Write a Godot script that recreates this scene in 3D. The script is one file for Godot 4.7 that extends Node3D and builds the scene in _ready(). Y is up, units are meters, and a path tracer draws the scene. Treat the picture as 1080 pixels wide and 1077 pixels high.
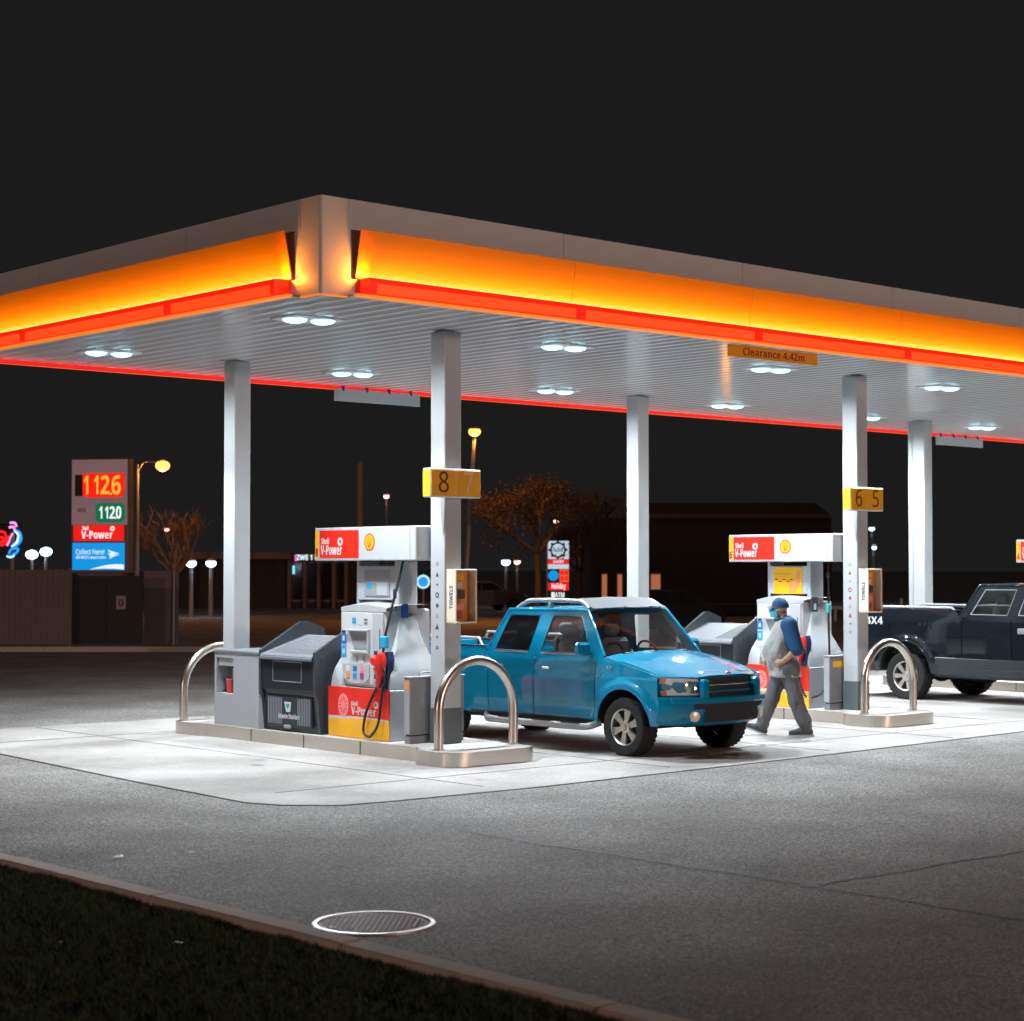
extends Node3D
# A filling station at night. Units are metres, y is up.
# The canopy's columns stand on a grid: x = 0, W, 2W ... and z = 0, -L; pump islands run along z.

const W := 7.465          # spacing of the pump islands
const L := 4.234          # spacing of the two columns of an island
const KT := 0.162         # height of an island
const HC := 4.806         # underside of the canopy
const HF := 0.958         # height of the canopy's fascia
const X0 := -2.91
const X1 := 25.31
const Z0 := 1.58
const Z1 := -6.067
const EYE := Vector3(-13.7082, 2.1537, 16.3727)
const YAW := 0.73216
const PITCH := 0.029767
const FOCUS := 1985.85    # focal length in pixels of a picture 1080 wide

var M := {}
var taken := {}
var rng := RandomNumberGenerator.new()
var cam_right: Vector3
var cam_up: Vector3
var cam_fwd: Vector3

# ------------------------------------------------------------------ mesh building
class MB:
	var p := PackedVector3Array()
	var xf := Transform3D()
	func tri(a: Vector3, b: Vector3, c: Vector3) -> void:
		p.append(xf * a); p.append(xf * b); p.append(xf * c)
	func quad(a: Vector3, b: Vector3, c: Vector3, d: Vector3) -> void:
		tri(a, b, c); tri(a, c, d)
	# box from lo to hi with chamfered edges
	func box(lo: Vector3, hi: Vector3, b := 0.0) -> void:
		var c := (lo + hi) * 0.5
		var h := (hi - lo) * 0.5
		b = minf(b, 0.49 * 2.0 * minf(h.x, minf(h.y, h.z)))
		for ax in 3:
			var u := (ax + 1) % 3
			var v := (ax + 2) % 3
			for s: int in [-1, 1]:
				var q := []
				for k: Array in [[-1, -1], [1, -1], [1, 1], [-1, 1]]:
					var w := Vector3()
					w[ax] = s * h[ax]
					w[u] = k[0] * (h[u] - b)
					w[v] = k[1] * (h[v] - b)
					q.append(c + w)
				if s > 0: quad(q[0], q[1], q[2], q[3])
				else: quad(q[3], q[2], q[1], q[0])
		if b <= 0.0: return
		for ax in 3:                       # edges along ax
			var u := (ax + 1) % 3
			var v := (ax + 2) % 3
			for su: int in [-1, 1]:
				for sv: int in [-1, 1]:
					var q := []
					for k: Array in [[-1, 0], [1, 0], [1, 1], [-1, 1]]:
						var w := Vector3()
						w[ax] = k[0] * (h[ax] - b)
						w[u] = su * (h[u] - (0.0 if k[1] == 0 else b))
						w[v] = sv * (h[v] - (b if k[1] == 0 else 0.0))
						q.append(c + w)
					if su * sv > 0: quad(q[3], q[2], q[1], q[0])
					else: quad(q[0], q[1], q[2], q[3])
		for sx: int in [-1, 1]:
			for sy: int in [-1, 1]:
				for sz: int in [-1, 1]:
					var a := c + Vector3(sx * h.x, sy * (h.y - b), sz * (h.z - b))
					var d := c + Vector3(sx * (h.x - b), sy * h.y, sz * (h.z - b))
					var e := c + Vector3(sx * (h.x - b), sy * (h.y - b), sz * h.z)
					if sx * sy * sz > 0: tri(a, d, e)
					else: tri(a, e, d)
	func cbox(c: Vector3, s: Vector3, b := 0.0) -> void:
		box(c - s * 0.5, c + s * 0.5, b)
	# polygon in the plane o + a*x + b*y, extruded by n (a x b should point along n); the front face lies at o + n
	func slab(poly: PackedVector2Array, o: Vector3, a: Vector3, b: Vector3, n: Vector3) -> void:
		if a.cross(b).dot(n) < 0.0:
			var fl := PackedVector2Array()
			for q in poly: fl.append(Vector2(q.y, q.x))
			slab(fl, o, b, a, n)
			return
		var pl := poly.duplicate()
		if Geometry2D.is_polygon_clockwise(pl): pl.reverse()
		var ix := Geometry2D.triangulate_polygon(pl)
		var at := func(q: Vector2) -> Vector3: return o + a * q.x + b * q.y
		for i in range(0, ix.size(), 3):
			var t0: Vector2 = pl[ix[i]]
			var t1: Vector2 = pl[ix[i + 1]]
			var t2: Vector2 = pl[ix[i + 2]]
			if (t1 - t0).cross(t2 - t0) < 0.0:
				var sw := t1
				t1 = t2
				t2 = sw
			tri(at.call(t0) + n, at.call(t1) + n, at.call(t2) + n)
			tri(at.call(t0), at.call(t2), at.call(t1))
		for i in pl.size():
			var u: Vector3 = at.call(pl[i])
			var v: Vector3 = at.call(pl[(i + 1) % pl.size()])
			quad(u, v, v + n, u + n)
	func tube(pts: PackedVector3Array, r, n := 10, capped := true) -> void:
		var rings := []
		var up := Vector3(0.013, 1, 0.021)
		for i in pts.size():
			var d: Vector3 = (pts[mini(i + 1, pts.size() - 1)] - pts[maxi(i - 1, 0)]).normalized()
			var a := up - d * up.dot(d)
			if a.length() < 0.05:
				a = Vector3(1, 0, 0.02) - d * Vector3(1, 0, 0.02).dot(d)
			a = a.normalized()
			up = a
			var b := d.cross(a)
			var rad: float = r[i] if r is Array or r is PackedFloat32Array else r
			var ring := PackedVector3Array()
			for k in n:
				var t := TAU * k / n
				ring.append(pts[i] + (a * cos(t) + b * sin(t)) * rad)
			rings.append(ring)
		loft(rings, true, capped)
	# rings of equal size; counter-clockwise seen from the far end of the loft, looking back
	func loft(rings: Array, closed := true, capped := true) -> void:
		for i in rings.size() - 1:
			var a: PackedVector3Array = rings[i]
			var b: PackedVector3Array = rings[i + 1]
			var n := a.size()
			for k in (n if closed else n - 1):
				var j := (k + 1) % n
				quad(a[k], a[j], b[j], b[k])
		if capped and closed:
			for e: int in [0, rings.size() - 1]:
				var a: PackedVector3Array = rings[e]
				var c := Vector3()
				for q in a: c += q
				c /= a.size()
				for k in a.size():
					var j := (k + 1) % a.size()
					if e == 0: tri(c, a[j], a[k])
					else: tri(c, a[k], a[j])
	# profile of (radius, height along axis), turned about axis through o
	func lathe(prof: Array, o: Vector3, axis: Vector3, n := 24) -> void:
		axis = axis.normalized()
		var a := (Vector3(0, 1, 0) if absf(axis.y) < 0.9 else Vector3(1, 0, 0)).cross(axis).normalized()
		var b := axis.cross(a)
		var rings := []
		for q: Vector2 in prof:
			var ring := PackedVector3Array()
			for k in n:
				var t := TAU * k / n
				ring.append(o + axis * q.y + (a * cos(t) + b * sin(t)) * q.x)
			rings.append(ring)
		loft(rings, true, false)
	func grid(rows: Array, flip := false) -> void:
		for i in rows.size() - 1:
			for k in rows[i].size() - 1:
				if flip: quad(rows[i][k], rows[i + 1][k], rows[i + 1][k + 1], rows[i][k + 1])
				else: quad(rows[i][k], rows[i][k + 1], rows[i + 1][k + 1], rows[i + 1][k])
	func ball(c: Vector3, r: Vector3, n := 12, m := 8) -> void:
		var rings := []
		for i in range(m + 1):
			var t := PI * i / m - PI / 2
			var ring := PackedVector3Array()
			for k in n:
				var q := -TAU * k / n
				ring.append(c + Vector3(cos(t) * cos(q) * r.x, sin(t) * r.y, cos(t) * sin(q) * r.z))
			rings.append(ring)
		loft(rings, true, false)
	func done(smooth := 40.0, with_uv := false) -> ArrayMesh:
		var cnt := p.size() / 3
		var fn := PackedVector3Array()
		fn.resize(cnt)
		var near := {}
		var keys := []
		keys.resize(p.size())
		var ct := cos(deg_to_rad(smooth))
		for t in cnt:
			fn[t] = (p[3 * t + 1] - p[3 * t]).cross(p[3 * t + 2] - p[3 * t])
			for k in 3:
				var key := Vector3i((p[3 * t + k] * 4000.0).round())
				keys[3 * t + k] = key
				if near.has(key): near[key].append(t)
				else: near[key] = PackedInt32Array([t])
		var vv := PackedVector3Array()
		var nn := PackedVector3Array()
		for t in cnt:
			var me := fn[t]
			if me.length_squared() < 1e-16: continue
			var mu := me.normalized()
			for k: int in [0, 2, 1]:
				var s := Vector3()
				if smooth > 0.0:
					for o: int in near[keys[3 * t + k]]:
						var l := fn[o].length()
						if l > 1e-9 and fn[o].dot(mu) > ct * l: s += fn[o]
				if s.length_squared() < 1e-18: s = mu
				vv.append(p[3 * t + k])
				nn.append(s.normalized())
		var arr := []
		arr.resize(Mesh.ARRAY_MAX)
		arr[Mesh.ARRAY_VERTEX] = vv
		arr[Mesh.ARRAY_NORMAL] = nn
		var m := ArrayMesh.new()
		if vv.size(): m.add_surface_from_arrays(Mesh.PRIMITIVE_TRIANGLES, arr)
		return m

func lin(r: float, g: float, b: float, a := 1.0) -> Color:
	var c := Color(r, g, b).linear_to_srgb()
	c.a = a
	return c

func smat(r: float, g: float, b: float, rough := 0.6, metal := 0.0) -> StandardMaterial3D:
	var m := StandardMaterial3D.new()
	m.albedo_color = lin(r, g, b)
	m.roughness = rough
	m.metallic = metal
	return m

func glow(r: float, g: float, b: float, power := 1.0, base := 0.1) -> StandardMaterial3D:
	var m := smat(minf(r, 1.0) * base, minf(g, 1.0) * base, minf(b, 1.0) * base, 0.4)
	m.emission_enabled = true
	m.emission = lin(r, g, b)
	m.emission_energy_multiplier = power
	return m

func pane(r: float, g: float, b: float, a: float) -> StandardMaterial3D:
	var m := smat(r, g, b, 0.03)
	m.albedo_color.a = a
	m.transparency = BaseMaterial3D.TRANSPARENCY_ALPHA
	return m

func noise_tex(size: int, freq: float, kind: int, oct: int, ramp: Array, sd: int) -> NoiseTexture2D:
	var n := FastNoiseLite.new()
	n.noise_type = kind
	n.frequency = freq
	n.fractal_octaves = oct
	n.seed = sd
	var t := NoiseTexture2D.new()
	t.width = size
	t.height = size
	t.seamless = true
	t.noise = n
	if ramp.size():
		var g := Gradient.new()
		g.offsets = PackedFloat32Array()
		g.colors = PackedColorArray()
		for q: Array in ramp:
			g.add_point(q[0], q[1])
		t.color_ramp = g
	return t

func grain(size: int, cell: int, lo: float, hi: float, flecks: float, fleck: float, sd: int) -> ImageTexture:
	# speckled grey, tileable: stones of about `cell` pixels
	var r := RandomNumberGenerator.new()
	r.seed = sd
	var n := size / cell
	var base := PackedFloat32Array()
	for i in n * n:
		var v := r.randf_range(lo, hi)
		if r.randf() < flecks: v = fleck * r.randf_range(0.6, 1.0)
		base.append(v)
	var bytes := PackedByteArray()
	bytes.resize(size * size * 3)
	for y in size:
		for x in size:
			var cx := (x / cell) % n
			var cy := (y / cell) % n
			var v: float = base[cy * n + cx] * (0.86 + 0.28 * r.randf())
			var b := int(clampf(v, 0, 1) * 255.0)
			var o := (y * size + x) * 3
			bytes[o] = b
			bytes[o + 1] = b
			bytes[o + 2] = b
	return ImageTexture.create_from_image(Image.create_from_data(size, size, false, Image.FORMAT_RGB8, bytes))

# ------------------------------------------------------------------ naming
func numbered(n: String) -> String:
	var k: int = taken.get(n, 0)
	taken[n] = k + 1
	return n if k == 0 else "%s_%03d" % [n, k]

func tag(o: Node3D, label: String, category: String, group := "") -> Node3D:
	o.set_meta("label", label)
	o.set_meta("category", category)
	if group: o.set_meta("group", group)
	return o

func thing(called: String, label: String, category: String, at := Vector3.ZERO, turn := 0.0, group := "") -> Node3D:
	var o := Node3D.new()
	o.name = numbered(called)
	add_child(o)
	o.position = at
	o.rotation.y = turn
	return tag(o, label, category, group)

func part(called: String, mb: MB, m: Material, parent: Node3D, smooth := 40.0) -> MeshInstance3D:
	return piece(called, mb.done(smooth), m, parent)

func piece(called: String, mesh: Mesh, m: Material, parent: Node3D) -> MeshInstance3D:
	var o := MeshInstance3D.new()
	o.name = called if parent != self else numbered(called)
	o.mesh = mesh
	o.material_override = m
	parent.add_child(o, true)
	return o

func pbox(called: String, lo: Vector3, hi: Vector3, m: Material, parent: Node3D, b := 0.0) -> MeshInstance3D:
	var mb := MB.new()
	mb.box(lo, hi, b)
	return part(called, mb, m, parent)

func struct(o: Node3D) -> Node3D:
	o.set_meta("kind", "structure")
	return o

func stuff(o: Node3D) -> Node3D:
	o.set_meta("kind", "stuff")
	return o

var fonts := {}
func words(called: String, text: String, height: float, at: Vector3, turn: float, m: Material, parent: Node3D, stretch := 1.0, bold := true, depth := 0.004, width := 0.0) -> MeshInstance3D:
	var key := "b" if bold else "r"
	if not fonts.has(key):
		var f := SystemFont.new()
		f.font_names = PackedStringArray(["Droid Sans"])
		f.font_weight = 700 if bold else 400
		fonts[key] = f
	var t := TextMesh.new()
	t.font = fonts[key]
	t.text = text
	t.font_size = 32
	t.pixel_size = height / 23.0
	t.depth = depth
	t.curve_step = 2.0
	var o := piece(called, t, m, parent)
	o.position = at
	o.rotation.y = turn
	if width > 0.0:
		var w := t.get_aabb().size.x
		if w > 0.0: stretch = width / w
	o.scale = Vector3(stretch, 1, 1)
	return o

# a point in the direction of a pixel of the photograph, at a distance along the view axis
func at_px(x: float, y: float, depth: float) -> Vector3:
	var d := cam_fwd + cam_right * ((x - 539.5) / FOCUS) - cam_up * ((y - 538.0) / FOCUS)
	return EYE + d * depth

func on_ground(x: float, depth: float, y := 0.0) -> Vector3:
	var q := at_px(x, 597.0, depth)
	q.y = y
	return q

func arc(c: Vector3, a: Vector3, b: Vector3, t0: float, t1: float, n: int) -> PackedVector3Array:
	var out := PackedVector3Array()
	for i in n + 1:
		var t := lerpf(t0, t1, float(i) / n)
		out.append(c + a * cos(t) + b * sin(t))
	return out

func curve(pts: Array, per := 8) -> PackedVector3Array:
	# Catmull-Rom through pts
	var out := PackedVector3Array()
	var n := pts.size()
	for i in n - 1:
		var a: Vector3 = pts[maxi(i - 1, 0)]
		var b: Vector3 = pts[i]
		var c: Vector3 = pts[i + 1]
		var d: Vector3 = pts[mini(i + 2, n - 1)]
		for k in per:
			out.append(b.cubic_interpolate(c, a, d, float(k) / per))
	out.append(pts[n - 1])
	return out

func area(called: String, at: Vector3, facing: Vector3, along: Vector3, size: Vector2, color: Color, energy: float, parent: Node3D = null) -> void:
	var l := AreaLight3D.new()
	l.name = called
	(parent if parent else self).add_child(l, true)
	var z := -facing.normalized()
	var x := (along - z * along.dot(z)).normalized()
	l.global_transform = Transform3D(Basis(x, z.cross(x), z), at)
	l.area_size = size
	l.light_color = color
	l.light_energy = energy
	l.area_range = 60.0
	l.shadow_enabled = true

func spot(called: String, at: Vector3, facing: Vector3, angle: float, color: Color, energy: float, size: float, parent: Node3D, soft := 1.0) -> void:
	var l := SpotLight3D.new()
	l.name = called
	parent.add_child(l, true)
	l.look_at_from_position(at, at + facing, Vector3(1, 0, 0))
	l.global_position = at
	l.spot_angle = angle
	l.spot_angle_attenuation = soft
	l.spot_range = 60.0
	l.spot_attenuation = 2.0
	l.light_color = color
	l.light_energy = energy
	l.light_size = size
	l.shadow_enabled = true

func omni(called: String, at: Vector3, color: Color, energy: float, size: float, parent: Node3D) -> void:
	var l := OmniLight3D.new()
	l.name = called
	parent.add_child(l, true)
	l.global_position = at
	l.light_color = color
	l.light_energy = energy
	l.light_size = size
	l.omni_range = 120.0
	l.omni_attenuation = 2.0
	l.shadow_enabled = true

# ------------------------------------------------------------------ the scene
func _ready() -> void:
	rng.seed = 7
	var fw := Vector3(sin(YAW) * cos(PITCH), sin(PITCH), -cos(YAW) * cos(PITCH))
	cam_fwd = fw
	cam_right = Vector3(cos(YAW), 0, sin(YAW))
	cam_up = cam_right.cross(fw)
	var cam := Camera3D.new()
	cam.name = "camera"
	add_child(cam)
	cam.transform = Transform3D(Basis(cam_right, cam_up, -fw), EYE)
	cam.fov = 30.344
	cam.near = 0.1
	cam.far = 1500.0
	var lens := CameraAttributesPhysical.new()
	lens.frustum_focal_length = 12.0 / tan(deg_to_rad(30.344) / 2.0)
	lens.frustum_focus_distance = 21.5
	lens.frustum_near = 0.1
	lens.frustum_far = 1500.0
	lens.exposure_aperture = 1.8
	cam.attributes = lens
	var env := Environment.new()
	env.background_mode = Environment.BG_SKY
	var sky := Sky.new()
	var sm := ProceduralSkyMaterial.new()
	var night := Color(0.108, 0.106, 0.109)
	sm.sky_top_color = night
	sm.sky_horizon_color = night
	sm.ground_bottom_color = night
	sm.ground_horizon_color = night
	sky.sky_material = sm
	env.sky = sky
	env.tonemap_mode = Environment.TONE_MAPPER_LINEAR
	env.tonemap_exposure = 1.0
	env.sdfgi_enabled = true
	env.ssao_enabled = true
	env.ssil_enabled = true
	var we := WorldEnvironment.new()
	we.name = "world_environment"
	we.environment = env
	add_child(we)
	var moon := DirectionalLight3D.new()
	moon.name = "night_glow"
	moon.light_energy = 0.012
	moon.light_color = Color(1.0, 0.82, 0.72)
	moon.light_angular_distance = 20.0
	moon.shadow_enabled = true
	moon.look_at_from_position(Vector3.ZERO, Vector3(0.45, -0.6, -0.6))
	add_child(moon)
	materials()
	site()
	canopy()
	for k in 3: island(k)
	street_lamps()
	vehicles()
	person()
	background()

func materials() -> void:
	M.white = smat(0.43, 0.455, 0.475, 0.35)
	M.soffit = smat(0.64, 0.65, 0.66, 0.12)
	M.band = smat(0.62, 0.62, 0.62, 0.5)
	M.corner = smat(0.62, 0.62, 0.62, 0.45)
	M.yellow_panel = smat(0.92, 0.25, 0.003, 0.34)
	M.lip = glow(1.0, 0.26, 0.02, 0.75, 0.6)
	M.red_edge = glow(1.0, 0.015, 0.01, 0.8, 0.5)
	M.red_bar = glow(1.0, 0.012, 0.004, 0.95, 0.5)
	M.red_core = glow(1.0, 0.075, 0.012, 1.0, 0.5)
	M.red_joint = glow(1.0, 0.01, 0.004, 0.62, 0.5)
	M.led_warm = glow(1.0, 0.55, 0.1, 3.0)
	M.led_white = glow(0.36, 0.82, 1.0, 3.0)
	M.housing = smat(0.75, 0.75, 0.75, 0.4)
	M.column = smat(0.42, 0.44, 0.45, 0.30)
	M.column_base = smat(0.085, 0.105, 0.105, 0.55)
	M.steel = smat(0.62, 0.56, 0.50, 0.28, 1.0)
	M.dark_plastic = smat(0.014, 0.017, 0.022, 0.34)
	M.grey_plastic = smat(0.14, 0.15, 0.165, 0.42)
	M.charcoal = smat(0.020, 0.024, 0.029, 0.34)
	M.cheek = smat(0.036, 0.043, 0.050, 0.36)
	M.grey_box = smat(0.33, 0.34, 0.36, 0.5)
	M.grey_dark_box = smat(0.20, 0.21, 0.235, 0.45)
	M.black = smat(0.012, 0.012, 0.014, 0.5)
	M.rubber = smat(0.011, 0.011, 0.012, 0.85)
	M.red = smat(0.75, 0.022, 0.010, 0.35)
	M.yellow = smat(0.85, 0.42, 0.012, 0.4)
	M.sign_yellow = smat(0.88, 0.40, 0.012, 0.4)
	M.digit = smat(0.14, 0.02, 0.008, 0.5)
	M.digit_pale = smat(0.80, 0.45, 0.30, 0.5)
	M.print_white = smat(0.58, 0.59, 0.60, 0.4)
	M.print_pink = smat(0.85, 0.25, 0.24, 0.4)
	M.print_blue = smat(0.01, 0.16, 0.50, 0.4)
	M.print_cyan = smat(0.02, 0.36, 0.62, 0.4)
	M.print_navy = smat(0.008, 0.03, 0.13, 0.4)
	M.print_red = smat(0.45, 0.05, 0.06, 0.5)
	M.print_orange = smat(0.75, 0.28, 0.10, 0.5)
	M.print_magenta = smat(0.42, 0.03, 0.22, 0.5)
	M.print_dark = smat(0.05, 0.05, 0.06, 0.6)
	M.lcd = smat(0.30, 0.31, 0.33, 0.12)
	M.cream = smat(0.72, 0.62, 0.50, 0.45)
	M.tray_orange = smat(0.62, 0.26, 0.05, 0.5)
	M.skin = smat(0.46, 0.24, 0.16, 0.5)
	M.glass = pane(0.02, 0.03, 0.03, 0.12)
	M.glass_tint = pane(0.006, 0.007, 0.008, 0.95)
	M.glass_dusk = pane(0.010, 0.014, 0.014, 0.55)
	M.blue_paint = smat(0.0, 0.20, 0.355, 0.5, 0.0)
	M.blue_paint.metallic_specular = 0.12
	M.blue_paint.clearcoat_enabled = true
	M.blue_paint.clearcoat = 1.0
	M.blue_paint.clearcoat_roughness = 0.05
	M.navy_paint = smat(0.006, 0.009, 0.012, 0.55, 0.0)
	M.navy_paint.metallic_specular = 0.12
	M.navy_paint.clearcoat_enabled = true
	M.navy_paint.clearcoat = 1.0
	M.navy_paint.clearcoat_roughness = 0.05
	M.two_tone = smat(0.020, 0.026, 0.032, 0.4, 0.1)
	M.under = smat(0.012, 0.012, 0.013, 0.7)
	M.alloy = smat(0.55, 0.52, 0.48, 0.34, 0.85)
	M.chrome = smat(0.75, 0.75, 0.76, 0.12, 1.0)
	M.silver = smat(0.34, 0.35, 0.36, 0.42, 0.4)
	M.lamp_clear = pane(0.8, 0.8, 0.78, 0.10)
	M.lamp_amber = smat(0.75, 0.20, 0.03, 0.2)
	M.reflector = smat(0.80, 0.74, 0.64, 0.30, 0.15)
	M.seat = smat(0.15, 0.155, 0.15, 0.8)
	M.trim_grey = smat(0.26, 0.27, 0.26, 0.6)
	M.bark = smat(0.10, 0.065, 0.04, 0.9)
	M.leaf = smat(0.085, 0.050, 0.018, 0.7)
	M.leaf.backlight_enabled = true
	M.leaf.backlight = Color(0.3, 0.2, 0.08)
	M.wood = smat(0.20, 0.15, 0.14, 0.85)
	M.asphalt = ground_mat(0.90, grain(1024, 4, 0.44, 0.84, 0.06, 1.0, 3), 3.4, 0.85, 0.9)
	M.concrete = ground_mat(0.88, grain(512, 2, 0.72, 0.92, 0.02, 0.5, 4), 1.7, 0.75, 0.15)
	M.kerb = smat(0.52, 0.44, 0.38, 0.85)

func ground_mat(tone: float, tex: Texture2D, tile: float, rough: float, relief: float) -> StandardMaterial3D:
	var m := StandardMaterial3D.new()
	m.albedo_color = Color(tone, tone * 0.975, tone * 0.95)
	m.albedo_texture = tex
	m.uv1_triplanar = true
	m.uv1_world_triplanar = true
	m.uv1_scale = Vector3.ONE / tile
	m.roughness = rough
	m.heightmap_enabled = true
	m.heightmap_texture = tex
	m.heightmap_scale = relief
	m.detail_enabled = true
	m.detail_blend_mode = BaseMaterial3D.BLEND_MODE_MUL
	m.detail_uv_layer = BaseMaterial3D.DETAIL_UV_2
	m.detail_albedo = noise_tex(512, 0.012, FastNoiseLite.TYPE_SIMPLEX_SMOOTH, 5, [[0.15, Color(0.82, 0.81, 0.805)], [0.5, Color(0.92, 0.915, 0.91)], [0.85, Color(1, 1, 1)]], 11)
	m.uv2_triplanar = true
	m.uv2_world_triplanar = true
	m.uv2_scale = Vector3.ONE / 13.0
	return m

# ------------------------------------------------------------------ ground
func sheet(poly: PackedVector2Array, y: float, thick: float, jitter := 0.0) -> MB:
	var mb := MB.new()
	var pl := poly
	if jitter > 0.0:
		pl = PackedVector2Array()
		for i in poly.size():
			var a := poly[i]
			var b := poly[(i + 1) % poly.size()]
			var n := maxi(1, int(minf(a.distance_to(b), 14.0) / 0.25))
			var s := (b - a).orthogonal().normalized()
			for k in n:
				var j := 0.0 if k == 0 else rng.randf_range(-jitter, jitter)
				pl.append(a.lerp(b, float(k) / n) + s * j)
	mb.slab(pl, Vector3(0, y - thick, 0), Vector3(1, 0, 0), Vector3(0, 0, 1), Vector3(0, thick, 0))
	return mb

func site() -> void:
	var g := MB.new()
	g.quad(Vector3(-500, 0, 500), Vector3(700, 0, 500), Vector3(700, 0, -700), Vector3(-500, 0, -700))
	struct(part("asphalt_ground", g, M.asphalt, self))
	var pad := PackedVector2Array([Vector2(-3.46, -6.75), Vector2(-3.58, -3.67), Vector2(-3.88, -0.17), Vector2(-4.0, 1.95), Vector2(-3.86, 2.32), Vector2(-3.48, 2.68), Vector2(-2.86, 2.76), Vector2(-1.19, 2.84), Vector2(2.99, 2.74), Vector2(7.77, 2.52), Vector2(28.5, 2.4), Vector2(28.5, -6.7), Vector2(10, -6.6)])
	var wide := Geometry2D.offset_polygon(pad, 0.018)[0]
	struct(part("pavement_joint", sheet(wide, 0.004, 0.003), M.black, self))
	struct(part("concrete_apron", sheet(pad, 0.009, 0.004, 0.006), M.concrete, self))
	# saw-cut joints of the apron, filled with dark sealant
	var jt := MB.new()
	for x: float in [-1.6, 1.05, 3.75, 6.2, 8.9]:
		jt.box(Vector3(x - 0.004, 0.008, -6.6), Vector3(x + 0.004, 0.0135, 2.48))
	for z: float in [-4.9, 1.55]:
		jt.box(Vector3(-3.4, 0.008, z - 0.004), Vector3(27, 0.013, z + 0.004))
	M.sealant = smat(0.20, 0.195, 0.19, 0.8)
	struct(part("apron_joint", jt, M.sealant, self))
	# seams where strips of asphalt meet
	var sm := MB.new()
	for run: Array in [[Vector2(-3.74, 4.6), Vector2(-3.66, 10.6), 0.030], [Vector2(-3.62, 8.24), Vector2(1.6, 8.36), 0.026]]:
		var a: Vector2 = run[0]
		var b: Vector2 = run[1]
		var n := 90
		var side := (b - a).orthogonal().normalized()
		var prev := []
		for i in n + 1:
			var c := a.lerp(b, float(i) / n) + side * (sin(i * 0.31) * 0.018 + rng.randf_range(-0.012, 0.012))
			var w: float = run[2] * rng.randf_range(0.25, 1.0)
			var l := c - side * w
			var r := c + side * w
			if prev.size():
				sm.quad(Vector3(prev[0].x, 0.005, prev[0].y), Vector3(prev[1].x, 0.005, prev[1].y), Vector3(r.x, 0.005, r.y), Vector3(l.x, 0.005, l.y))
			prev = [l, r]
	M.tar = smat(0.012, 0.012, 0.013, 0.6)
	struct(part("pavement_seam", sm, M.tar, self))
	# kerb and lawn
	var kb := MB.new()
	var z := -60.0
	while z < 40.0:
		var hh := 0.085 + 0.005 * sin(z * 2.3)
		kb.box(Vector3(-7.455 + 0.004 * sin(z * 3.1), -0.05, z), Vector3(-7.285 + 0.005 * sin(z * 1.7), hh, z + 1.992), 0.014)
		z += 2.0
	struct(part("kerb", kb, M.kerb, self))
	var lawn := MB.new()
	lawn.quad(Vector3(-120, 0.005, 60), Vector3(-7.44, 0.005, 60), Vector3(-7.44, 0.005, -60), Vector3(-120, 0.005, -60))
	M.soil = ground_mat(0.30, grain(512, 4, 0.4, 0.7, 0.02, 0.9, 9), 1.1, 0.95, 0.6)
	M.soil.albedo_color = Color(0.24, 0.25, 0.16)
	struct(part("lawn_soil", lawn, M.soil, self))
	grass()
	stains()
	manhole()
	for q: Array in [[-8.1, 0.075, 7.38, 0.03], [-8.55, 0.07, 6.9, 0.018], [-6.54, 0.006, 4.05, 0.045], [-6.0, 0.006, 4.2, 0.025]]:
		var lit := MB.new()
		var pts := []
		for i in 3:
			var row := []
			for k in 3:
				row.append(Vector3((i - 1) * q[3] * 0.6, 0.004 + rng.randf() * q[3] * 0.35, (k - 1) * q[3]))
			pts.append(row)
		lit.grid(pts)
		var o := part("paper_scrap", lit, M.print_white, self)
		o.position = Vector3(q[0], q[1], q[2])
		o.rotation.y = rng.randf() * 3.0
		tag(o, "crumpled white paper scrap lying in the dark grass" if q[1] > 0.02 else "flat white paper scrap lying on the asphalt near the kerb", "litter", "scraps of litter in the grass" if q[1] > 0.02 else "scraps of litter on the asphalt")

func blot(mb: MB, x: float, z: float, rx: float, rz: float, y: float) -> void:
	var pl := []
	var n := 14
	for i in n:
		var a := -TAU * i / n
		var k := rng.randf_range(0.6, 1.15)
		pl.append(Vector3(x + cos(a) * rx * k, y, z + sin(a) * rz * k))
	for i in n: mb.tri(Vector3(x, y, z), pl[i], pl[(i + 1) % n])

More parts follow.
